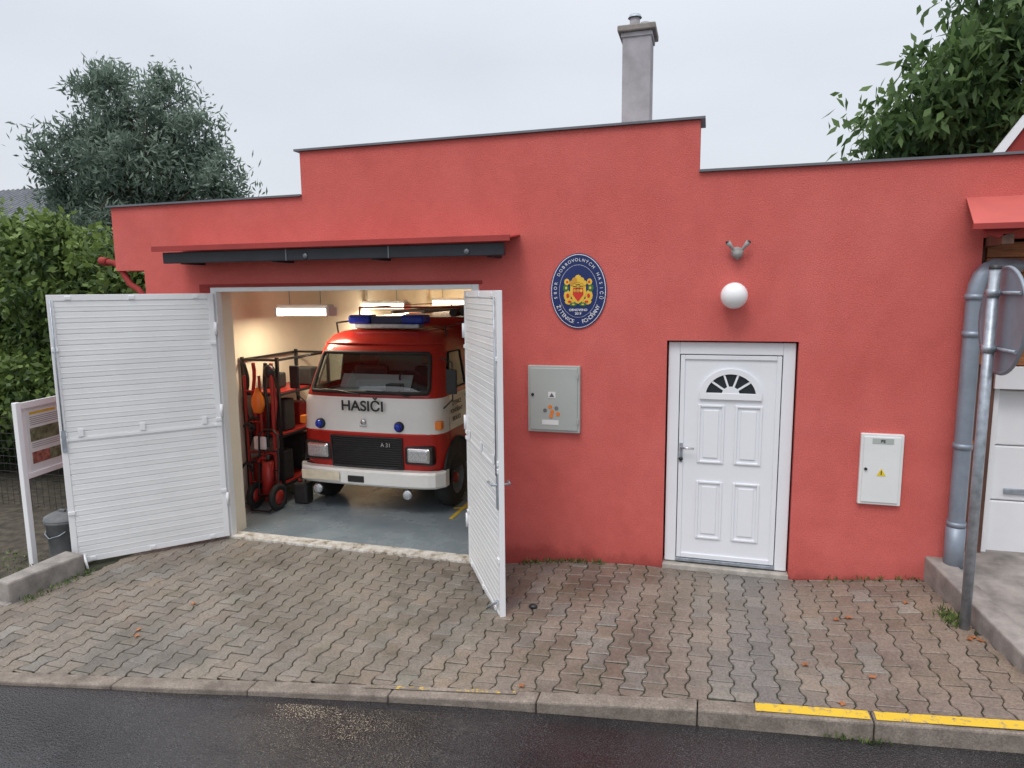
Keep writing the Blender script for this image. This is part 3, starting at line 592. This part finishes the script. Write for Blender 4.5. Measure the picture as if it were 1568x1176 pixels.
tube("frame",[[(-5.50,.98,.19,.013),(-5.50,1.02,.5,.013),(-5.50,1.05,.95,.013),(-5.42,1.06,1.02,.013),(-5.30,1.06,1.02,.013),(-5.22,1.05,.95,.013),(-5.22,1.02,.5,.013),(-5.22,.98,.19,.013)],[(-5.5,1.03,.5,.010),(-5.22,1.03,.5,.010)],[(-5.5,1.04,.75,.010),(-5.22,1.04,.75,.010)],[(-5.55,.98,.17,.014),(-5.2,.98,.17,.014)],[(-5.50,.80,.03,.012),(-5.22,.80,.03,.012)],[(-5.50,.80,.03,.012),(-5.50,1.0,.12,.012)],[(-5.22,.80,.03,.012),(-5.22,1.0,.12,.012)]],BLACK,ht,3)
cyl("bottle",(-5.36,.98,.20),(-5.36,1.01,.62),.07,DREDS,ht,20); cyl("bottle_neck",(-5.36,1.01,.62),(-5.36,1.015,.70),.03,BLACK,ht,14)
pn=E("jerry_can"); box("body",-5.18,-4.98,1.25,1.42,0,.28,DARK,pn,.03,3); cyl("cap",(-5.12,1.33,.28),(-5.12,1.33,.32),.025,DREDS,pn,14); tube("grip",[[(-5.04,1.33,.27,.01),(-5.04,1.33,.33,.01),(-5.1,1.33,.33,.01),(-5.14,1.33,.30,.01)]],DARK,pn,2)

# ------------------------------------------------------------------ fire truck
tr=E("fire_truck"); TX=-4.03
def tp(u,z):
    Z=[.50,.60,1.03,1.40,1.50,2.00,2.10,2.19,2.25,2.28]; YF=[1.20,1.165,1.14,1.16,1.20,1.44,1.50,1.60,1.78,2.05]; HW=[.95,.965,.97,.955,.93,.85,.825,.77,.66,.40]
    return np.interp(z,Z,HW),np.interp(z,Z,YF)
US=[(0,0),(.25,.003),(.5,.012),(.70,.03),(.84,.06),(.93,.11),(.985,.19),(1,.30)]
def sec(z):
    hw,yf=tp(0,z)
    yy=[max(yf+.36,1.62),2.20,2.30,2.72]
    half=[(hw*a,yf+b) for a,b in US]+[(hw,t) for t in yy]
    return [(-x,y) for x,y in reversed(half[1:])]+half
zs=[.50,.60,.8,1.03,1.25,1.40,1.46,1.53,1.7,1.85,1.98,2.04,2.12,2.19,2.235,2.275]
rows=[sec(z) for z in zs]; nc=len(rows[0]); mid=nc//2
V=[(TX+x,y,z) for z,r in zip(zs,rows) for x,y in r]; F=[];MI=[]
for i in range(len(zs)-1):
    for j in range(nc-1):
        zc=(zs[i]+zs[i+1])/2; k=j-mid if j>=mid else mid-1-j
        if 1.53<zc<1.98 and k<=3: continue
        if 1.53<zc<1.98 and k in (7,8): continue
        F.append((i*nc+j,i*nc+j+1,(i+1)*nc+j+1,(i+1)*nc+j)); MI.append(1 if 1.03<zc<1.46 else 0)
F.append(tuple((len(zs)-1)*nc+j for j in range(nc))); MI.append(0)
nb=[i*nc for i in range(len(zs))]; F.append(tuple(nb+[i*nc+nc-1 for i in reversed(range(len(zs)))])); MI.append(0)
cab=meshobj("cab",V,F,[FIRER,TRW],tr); cab.data.polygons.foreach_set("material_index",MI)
fixn(cab)
for q in cab.data.polygons: q.use_smooth=True
try: cab.data.set_sharp_from_angle(angle=math.radians(40))
except Exception: pass
def surf(t,z,off=0):
    hw,yf=tp(0,z); a=abs(t); y=yf+np.interp(a,[u[0] for u in US],[u[1] for u in US]); return (TX+t*hw,y-off,z)
def patch(nm,t0,t1,z0,z1,off,m,nt_=14,nz=4):
    V=[];F=[]
    for j in range(nz+1):
        for i in range(nt_+1): V.append(surf(t0+(t1-t0)*i/nt_,z0+(z1-z0)*j/nz,off))
    for j in range(nz):
        for i in range(nt_): a=j*(nt_+1)+i; F.append((a,a+1,a+nt_+2,a+nt_+1))
    return meshobj(nm,V,F,m,tr,True)
patch("windscreen",-.86,.86,1.51,2.0,.004,GLASS)
loop=[(*surf(t,1.52,.008),.024) for t in np.linspace(-.84,.84,14)]+[(*surf(.865,z,.008),.024) for z in (1.56,1.7,1.9,1.95)]+[(*surf(t,1.99,.008),.024) for t in np.linspace(.84,-.84,14)]+[(*surf(-.865,z,.008),.024) for z in (1.95,1.9,1.7,1.56)]; loop.append(loop[0])
tube("windscreen_seal",[loop],RUBBER,tr,3)
tube("rain_gutter",[[(*surf(t,2.10,.006),.012) for t in np.linspace(-.985,.985,21)]],FIRER,tr,2)
for s in (-1,1):
    hw1=tp(0,1.53)[0];hw2=tp(0,1.98)[0]
    meshobj("side_glass_%d"%s,[(TX+s*(hw1-.004),1.60,1.53),(TX+s*(hw1-.004),2.20,1.53),(TX+s*(hw2-.004),2.20,1.98),(TX+s*(hw2-.004),1.80,1.98)],[(0,1,2,3)],GLASS,tr)
    q=[(TX+s*hw1,1.60,1.53),(TX+s*hw1,2.20,1.53),(TX+s*hw2,2.20,1.98),(TX+s*hw2,1.80,1.98),(TX+s*hw1,1.60,1.53)]
    tube("side_seal_%d"%s,[[(*w,.014) for w in q]],RUBBER,tr,2)
    e=.972
    tube("door_seam_%d"%s,[[(TX+s*e,1.55,.62,.004),(TX+s*(e+.0),1.50,1.03,.004),(TX+s*(tp(0,1.46)[0]+.002),1.55,1.46,.004)],[(TX+s*e,2.28,.62,.004),(TX+s*e,2.28,1.03,.004),(TX+s*(tp(0,1.46)[0]+.002),2.28,1.46,.004)]],BLACK,tr,1)
    box("door_handle_%d"%s,TX+s*.975-.012,TX+s*.975+.012,2.08,2.2,1.38,1.41,BLACK,tr,.005)
    n=20; cy,cz_=1.74,.37
    V=[(TX+s*.9745,cy+.44*math.cos(t),cz_+.13+.40*math.sin(t)) for t in np.linspace(0,math.pi,n)]; meshobj("arch_%d"%s,V,[tuple(range(n))],DARK,tr)
    tube("arch_lip_%d"%s,[[(x,y,z,.018) for x,y,z in V]],RUBBER,tr,2)
    for yy in (cy,5.1):
        x0=TX+s*.78; lathe("tyre",(x0,yy,.37),(s,0,0),[(.2,0),(.33,0),(.365,.03),(.372,.10),(.365,.17),(.33,.20),(.2,.2)],RUBBER,tr,40)
        lathe("rim",(x0,yy,.37),(s,0,0),[(0,.12),(.08,.13),(.10,.10),(.17,.10),(.2,.185),(.205,.2)],BIN,tr,28); lathe("hub",(x0,yy,.37),(s,0,0),[(0,.19),(.06,.185),(.07,.1)],DREDS,tr,20)
    mx=TX+s*1.08
    tube("mirror_arm_%d"%s,[[(TX+s*.90,1.42,1.95,.009),(mx,1.34,1.90,.009),(mx,1.34,1.45,.009),(TX+s*.95,1.37,1.33,.009)]],BLACK,tr,2)
    box("mirror_%d"%s,mx-.07,mx+.07,1.30,1.33,1.52,1.82,BLACK,tr,.015)
    box("seat_%d"%s,TX+s*.45-.25,TX+s*.45+.25,2.15,2.28,1.1,1.75,SEAT,tr,.05); box("headrest_%d"%s,TX+s*.45-.13,TX+s*.45+.13,2.13,2.22,1.77,1.93,DREDS,tr,.04)
box("dash",TX-.84,TX+.84,1.35,1.62,1.2,1.50,SEAT,tr,.04); box("papers",TX-.55,TX+.10,1.40,1.58,1.505,1.53,PAPER,tr,.003); o=box("sunshade",-.55,.45,-.004,.004,0,.22,PAPER,tr,.002); o.location=(TX-.05,1.60,1.50); o.rotation_euler=(-.6,0,0)
lathe("steering_wheel",(TX+.42,1.68,1.60),(0,.75,.6),[(.19,0),(.205,.01),(.205,.02),(.19,.03),(.18,.015),(.19,0)],BLACK,tr,32)
box("radio",TX+.15,TX+.35,1.42,1.55,1.505,1.60,BLACK,tr,.01)
box("cab_backwall",TX-.85,TX+.85,2.66,2.70,.8,2.1,SEAT,tr); box("cab_rear_window",TX-.6,TX+.6,2.650,2.657,1.62,1.95,HOUSEW,tr,.002)
box("cab_floor",TX-.93,TX+.93,1.4,2.68,.80,.84,DARK,tr)
tube("wiper_l",[[(*surf(-.10,1.50,.03),.006),(*surf(-.40,1.535,.035),.007),(*surf(-.66,1.545,.03),.006)]],BLACK,tr,2); tube("wiper_r",[[(*surf(.62,1.49,.03),.006),(*surf(.35,1.535,.035),.007),(*surf(.0,1.545,.03),.006)]],BLACK,tr,2)
text("hasici","HASIČI",(TX-.02,1.118,1.36),.175,BLACK,tr,bold=.004,sx=1.08)
lathe("badge",(TX-.02,1.13,1.165),(0,-1,0),[(0,.014),(.03,.014),(.036,0)],CHROME,tr,24); box("badge_bar",TX-.07,TX+.03,1.12,1.132,1.11,1.125,CHROME,tr,.003)
for s,x in ((-1,-4.66),(1,-3.58)): sphere("blue_beacon_%d"%s,(x,1.12,1.12),.05,BLUEG,tr,(1,.8,1)); lathe("beacon_ring_%d"%s,(x,1.16,1.12),(0,-1,0),[(.065,0),(.065,.02),(.05,.03)],BLACK,tr,24)
patch("band_line",-.97,.97,1.015,1.035,.004,ERED,20,1)
patch("panel_seam",-.97,.97,1.475,1.481,.003,DARK,20,1)
patch("grille_back",-.50,.50,.58,.97,.006,BLACK,10,3)
for i in range(13): 
    z=.605+i*.0285; tube("grille_bar_%d"%i,[[(*surf(t,z,.012),.0065) for t in np.linspace(-.48,.48,9)]],BLACK,tr,1)
tube("grille_frame",[[(*surf(t,.975,.014),.012) for t in np.linspace(-.5,.5,9)]+[(*surf(.5,.59,.014),.012)]+[(*surf(t,.59,.014),.012) for t in np.linspace(.5,-.5,9)]+[(*surf(-.5,.975,.014),.012)]],BLACK,tr,2)
text("grille_text","A 31",(TX+.28,1.115,.89),.07,CHROME,tr,bold=.001)
for s in (-1,1):
    x=TX+s*.69
    box("lamp_surround_%d"%s,x-.19,x+.19,1.16,1.30,.65,.89,BLACK,tr,.03,3); box("lamp_bezel_%d"%s,x-.155,x+.155,1.145,1.20,.68,.865,CHROME,tr,.03,4); box("lamp_lens_%d"%s,x-.138,x+.138,1.135,1.19,.695,.85,LENS,tr,.025,4)
    box("indicator_%d"%s,TX+s*.93-.045,TX+s*.93+.04,1.225,1.32,1.09,1.19,ORANGE,tr,.012)
    fx=TX+s*.62-.08; lathe("fog_lamp_%d"%s,(fx,1.14,.28),(0,-1,0),[(0,.025),(.05,.022),(.064,.012),(.068,0),(.055,-.03),(0,-.05)],CHROME,tr,28); lathe("fog_lens_%d"%s,(fx,1.113,.28),(0,-1,0),[(0,.012),(.035,.009),(.052,0)],LENS,tr,24)
    cyl("fog_stem_%d"%s,(fx,1.15,.33),(fx,1.15,.40),.010,BLACK,tr,8)
V=[];bt=np.linspace(-1,1,25)
def by(t): return 1.055+np.interp(abs(t),[0,.5,.8,.92,1],[0,.01,.035,.08,.2])
for off,z in ((.02,.375),(0,.40),(0,.55),(.02,.575),(.12,.575),(.12,.375)):
    for t in bt: V.append((TX+t*1.0,by(t)+off,z))
F=[];n=len(bt)
for r_ in range(5):
    for i in range(n-1): F.append((r_*n+i,r_*n+i+1,(r_+1)*n+i+1,(r_+1)*n+i))
F.append(tuple(r_*n for r_ in range(6)));F.append(tuple(r_*n+n-1 for r_ in reversed(range(6))))
meshobj("bumper",V,F,TRW,tr,False)
box("licence_plate",TX-.86,TX-.33,1.035,1.045,.425,.54,mat("plate_blurred",(.66,.60,.46),.6,var=.2,vs=6),tr,.004)
box("tow_slot",TX-.22,TX+.0,1.045,1.06,.42,.50,BLACK,tr,.005)
box("lower_front",TX-.85,TX+.85,1.25,1.45,.36,.62,DARK,tr); box("step_r",TX+.80,TX+.98,1.30,1.5,.36,.58,DARK,tr,.01);box("step_l",TX-.98,TX-.80,1.30,1.5,.36,.58,DARK,tr,.01)
box("chassis",TX-.45,TX+.45,1.4,6.6,.42,.62,DARK,tr); box("axle_f",TX-.8,TX+.8,1.66,1.82,.3,.42,DARK,tr); box("axle_r",TX-.8,TX+.8,5.0,5.2,.3,.42,DARK,tr)
box("bar_foot",TX-.46,TX+.46,1.80,1.98,2.275,2.335,GALV,tr,.01)
for i,(a,b_) in enumerate(((-.54,-.22),(.22,.54))): box("bar_dome_%d"%i,TX+a,TX+b_,1.76,2.02,2.33,2.45,BLUEG,tr,.04,4)
box("bar_mid",TX-.22,TX+.22,1.79,1.99,2.335,2.43,mat("bar_mid_blue",(.008,.02,.09),.3),tr,.015)
tube("roof_rail",[[(TX-.78,1.95,2.14,.012),(TX-.78,1.90,2.34,.012),(TX-.62,1.78,2.36,.012)],[(TX-.78,1.90,2.34,.012),(TX-.78,2.7,2.36,.012)],[(TX+.78,1.95,2.14,.012),(TX+.78,1.90,2.30,.012),(TX+.78,2.7,2.32,.012)]],BLACK,tr,2)
box("body",TX-1.0,TX+1.0,2.80,6.7,.62,2.38,FIRER,tr,.03); box("body_band",TX-1.003,TX+1.003,2.84,6.66,1.03,1.46,TRW,tr)
for s in (-1,1):
    for i in range(3):
        y0=2.95+i*1.22
        for k in range(11): box("shutter_%d_%d_%d"%(s,i,k),TX+s*1.0-.012,TX+s*1.0+.012,y0,y0+1.1,1.5+k*.075,1.5+k*.075+.068,GALV,tr,.004)
tube("ladder",[[(TX-.15,2.3,2.47,.022),(TX-.15,6.6,2.50,.022)],[(TX+.30,2.3,2.47,.022),(TX+.30,6.6,2.50,.022)]]+[[(TX-.15,y,2.48,.014),(TX+.30,y,2.48,.014)] for y in np.arange(2.4,6.6,.3)],GALV,tr,3)
tube("roof_gallery",[[(TX+s*.95,2.85,2.38,.014),(TX+s*.95,2.85,2.52,.014),(TX+s*.95,6.6,2.52,.014),(TX+s*.95,6.6,2.38,.014)] for s in (-1,1)]+[[(TX-.95,2.85,2.52,.014),(TX+.95,2.85,2.52,.014)]],DREDS,tr,3)
tube("suction_hose",[[(TX+.62,2.6,2.45,.055),(TX+.62,6.5,2.45,.055)],[(TX+.78,2.6,2.46,.055),(TX+.78,6.5,2.46,.055)]],BLACK,tr,4)
for i,s in enumerate(("ŽITENICE","POHOŘANY","SKALICE")): text("side_text_%d"%i,s,(TX+.985,1.72,1.36-.10*i),.075,BLACK,tr,(math.pi/2,0,math.pi/2),.002)
lathe("side_badge",(TX+.972,2.20,1.27),(1,0,0),[(0,.010),(.09,.010),(.10,0)],GOLD,tr,28); lathe("side_badge_in",(TX+.983,2.20,1.27),(1,0,0),[(0,.006),(.06,.005),(.065,0)],NAVY,tr,28)

# ------------------------------------------------------------------ vegetation
tl=E("tree")
ell=[(-18.5,12,8.7,.95,1.0,1.3),(-16.5,12,8.5,.75,.9,1.15),(-20.3,12,7.0,1.1,1.3,1.2),(-15.3,12,7.5,.7,1.0,1.1),(-14.6,12,6.1,.7,1.0,.8),(-17.6,12,6.5,2.7,1.8,1.7),(-17.6,12,4.2,3.0,2,1.7),(-20.6,12,5.3,.8,1,1.0),(-14.1,12,5.4,.5,.6,.4),(-19.6,12,8.0,.5,.6,.5)]
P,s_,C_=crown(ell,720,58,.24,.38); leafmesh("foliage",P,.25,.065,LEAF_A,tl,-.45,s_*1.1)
tube("trunk",branches((-17.8,12.2,-.1),(-17.6,12,8.0),C_,80,.2),SKIRT,tl,2)
hb=E("hedge")
ell=[(-9.2,2.0,2.7,1.5,1.0,1.05),(-7.6,1.9,2.35,.9,.9,1.05),(-8.6,1.6,1.2,2.3,1.0,1.1),(-11.3,2.2,2.8,1.6,1.2,1.3),(-11,1.6,1.1,1.8,1,1.1),(-7.0,1.5,1.1,.7,.8,.95),(-8.2,1.9,3.1,.45,.5,.45),(-10,1.9,3.5,.5,.5,.4),(-9.3,1.7,3.5,.35,.4,.45)]
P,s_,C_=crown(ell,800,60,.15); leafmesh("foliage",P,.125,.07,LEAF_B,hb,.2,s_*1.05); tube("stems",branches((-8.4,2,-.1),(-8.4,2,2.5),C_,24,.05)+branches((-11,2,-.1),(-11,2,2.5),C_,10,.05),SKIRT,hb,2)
hb2=E("background_shrubs")
ell=[(-9,4.6,1.7,3.2,1,1.7),(-13.5,5,1.9,3,1.2,1.9),(-18,7,2.2,4,1.5,2.3),(-25,9,2.5,5,2,2.8),(-7.3,4.5,1.6,1.1,1,1.6),(-34,12,3,6,2,3.5)]
P,s_,C_=crown(ell,900,45,.32); leafmesh("foliage",P,.22,.12,LEAF_B,hb2,.1,s_*.6)
tr2=E("walnut_tree")
ell=[(5.9,7,7.6,1.9,1.8,1.8),(4.45,6.6,6.9,.95,1.1,.95),(3.6,6.3,6.0,.9,.8,.55),(2.85,6.2,5.35,.75,.6,.42),(2.35,6.2,5.0,.5,.6,.25),(6.5,7,5.8,2.8,2,1.5),(4.6,7,5.4,1.7,1.2,.9),(8.5,7.5,8.5,2.8,2.5,3.0),(5.2,6.6,9.2,1.0,.9,1.0),(3.4,6.6,4.95,1.3,.8,.55)]
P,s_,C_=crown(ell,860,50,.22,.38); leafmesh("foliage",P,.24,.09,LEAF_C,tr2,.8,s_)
tube("trunk",branches((6.8,8.8,-.1),(6.4,7.4,8.2),C_,90,.2),SKIRT,tr2,2)
wd=E("weeds")
P=np.array([[1.80+rng.normal(0,.035),-.72+rng.normal(0,.07),0] for _ in range(150)]+[[rng.uniform(1.0,1.9),-.02-abs(rng.normal(0,.012)),0] for _ in range(70)]+[[rng.uniform(-1.7,-.9),-.03-abs(rng.normal(0,.03)),0] for _ in range(160)]+[[rng.uniform(-5.95,-5.8),rng.uniform(-1.9,-1.2),.0] for _ in range(160)]+[[rng.uniform(-8,-6.2),rng.uniform(-1.7,-1.0),.0] for _ in range(500)]+[[.9+rng.normal(0,.12),yk(.9)-.14-abs(rng.normal(0,.01)),0] for _ in range(40)])
for q in P: q[2]=float(g(q[0],q[1]))+.004 if q[1]>yk(q[0]) else float(gk(q[0])-drop(q[0]))
leafmesh("blades",P,.05,.012,LEAF_B,wd,-.9)
ms=E("joint_moss"); Pm=[]
for _ in range(2600):
    a=rng.uniform(-6,1.9); b=yk(a)+.03+rng.uniform(0,1)*(-.05-yk(a)-.03)
    j=round(a/p_-.5); a=(j+.5)*p_+rng.normal(0,.006)
    if math.sin(a*2.1+1)*math.sin(b*3+a)>.0 and a<xr(b)-.02: Pm.append((a,b,float(g(a,b))-.012))
leafmesh("moss",np.array(Pm),.016,.010,LEAF_B,ms,-.6,np.full(len(Pm),.25))
fl=E("fallen_leaves"); Q=[]
for (x,y,s,n) in ((1.05,-.80,.07,3),(1.0,-1.4,.5,3),(1.85,-1.0,.06,3),(-.9,-2.4,.2,1),(.1,-1.8,.8,2),(-3.5,-1.6,1,4),(1.5,-.35,.2,2)):
    for _ in range(n):
        a=x+rng.normal(0,s); b=y+rng.normal(0,s); 
        if b>yk(a)+.02 and a<xr(b): Q.append((a,b,float(g(a,b))+.006))
V=[];F=[]
for (x,y,z) in Q:
    a=rng.uniform(0,6.28); b0=len(V); 
    for k,r in enumerate((.035,.018,.03,.014,.026,.016,.03,.012)):
        t=a+k*math.pi/4; V.append((x+r*math.cos(t),y+r*math.sin(t),z+rng.uniform(0,.01)))
    F.append(tuple(range(b0,b0+8)))
meshobj("leaves",V,F,mat("dead_leaf",(.34,.12,.04),.7,var=.4,vs=12),fl)
st=E("dark_stone"); sphere("stone",(-1.35,-1.02,float(g(-1.35,-1.02))+.012),.03,BLACK,st,(1.3,1,.7),12)

# ------------------------------------------------------------------ background buildings
hs=E("house")
box("walls",-42,-24.5,15,22,-.1,5.3,HOUSEW,hs)
for s in range(11):
    y0=14.4+s*.42; z0=5.25+s*.22; v=[(-42.5,y0,z0),(-24.0,y0,z0),(-24.0,y0+.46,z0+.26),(-42.5,y0+.46,z0+.26)]; v2=[(a,b,c-.06) for a,b,c in v]
    meshobj("tile_row_%d"%s,v+v2,[(0,1,2,3),(0,4,5,1),(1,5,6,2),(3,2,6,7),(0,3,7,4),(4,7,6,5)],ROOFT,hs)
    tube("tile_ribs_%d"%s,[[(x,y0,z0+.01,.06),(x,y0+.45,z0+.26,.05)] for x in np.arange(-34,-24,.3)],ROOFT,hs,1)
meshobj("rear_roof",[(-42.5,19.0,7.68),(-24,19.0,7.68),(-24,23,5.2),(-42.5,23,5.2)],[(0,1,2,3)],ROOFT,hs)
meshobj("gable",[(-24.5,15,5.3),(-24.5,22,5.3),(-24.5,19,7.6)],[(0,1,2)],HOUSEW,hs)
gb=E("gabled_house")
prism("gable_wall",[(3.72,3.0),(8.0,3.0),(8.0,4.4),(6.1,5.2),(4.5,4.4),(3.72,4.35)],5.05,9,STUC,gb)
prism("barge_board",[(3.60,4.42),(4.02,5.04),(4.08,4.97),(3.70,4.38)],4.9,5.0,WHITE,gb); prism("barge_board_r",[(4.02,5.04),(4.46,4.42),(4.36,4.38),(4.02,4.93)],4.9,5.0,WHITE,gb); prism("dormer_face",[(3.74,4.36),(4.02,4.90),(4.34,4.36)],4.95,5.2,STUC_D,gb)

# ------------------------------------------------------------------ world, sun, camera
w=bpy.data.worlds.new("World"); SC.world=w; w.use_nodes=True; nt=w.node_tree; bg=nt.nodes["Background"]; bg.inputs[1].default_value=.13
sky=N(nt,"ShaderNodeTexSky",sky_type='NISHITA'); sky.sun_disc=False; EL=math.radians(58); AZ=math.radians(195)
sky.sun_elevation=EL; sky.sun_rotation=AZ; sky.air_density=1; sky.dust_density=3
tc=N(nt,"ShaderNodeTexCoord"); sp=N(nt,"ShaderNodeSeparateXYZ"); nt.links.new(tc.outputs["Generated"],sp.inputs[0])
r=ramp(nt,sp.outputs["Z"],[(0,(6.3,6.5,6.8,1)),(.3,(6.2,6.5,7.0,1)),(.62,(8.8,9.0,9.5,1)),(1,(17,17,17.4,1))])
nn=N(nt,"ShaderNodeTexNoise"); nn.inputs["Scale"].default_value=2.2; nn.inputs["Detail"].default_value=5; mp=N(nt,"ShaderNodeMapping"); mp.inputs["Scale"].default_value=(1,1,2.5); nt.links.new(tc.outputs["Generated"],mp.inputs[0]); nt.links.new(mp.outputs[0],nn.inputs["Vector"])
r2=ramp(nt,nn.outputs["Fac"],[(.3,(.94,.945,.955,1)),(.7,(1.05,1.05,1.05,1))])
cl=mixc(nt,1.0,r.outputs[0],r2.outputs[0],'MULTIPLY'); o=mixc(nt,.88,sky.outputs[0],cl); nt.links.new(o,bg.inputs[0])
sd=bpy.data.lights.new("sun",'SUN'); sd.energy=1.2; sd.angle=math.radians(25); sd.color=(1,.97,.93); so=link(bpy.data.objects.new("sun",sd))
dirv=Vector((math.sin(AZ)*math.cos(EL),math.cos(AZ)*math.cos(EL),math.sin(EL))); so.rotation_euler=dirv.to_track_quat('Z','Y').to_euler(); so.location=(0,-5,12)
cam=bpy.data.cameras.new("camera"); co=link(bpy.data.objects.new("camera",cam)); cam.sensor_width=36; cam.lens=1038.1/1568*36; cam.clip_end=1500; cam.clip_start=.05
M=Matrix.Rotation(math.radians(16.24),4,'Z')@Matrix.Rotation(math.pi/2-math.radians(7.875),4,'X')@Matrix.Rotation(math.radians(-.577),4,'Z'); M.translation=Vector((0,-6.219,2.75)); co.matrix_world=M
SC.camera=co
SC.view_settings.view_transform='Standard'; SC.view_settings.look='None'; SC.view_settings.exposure=0
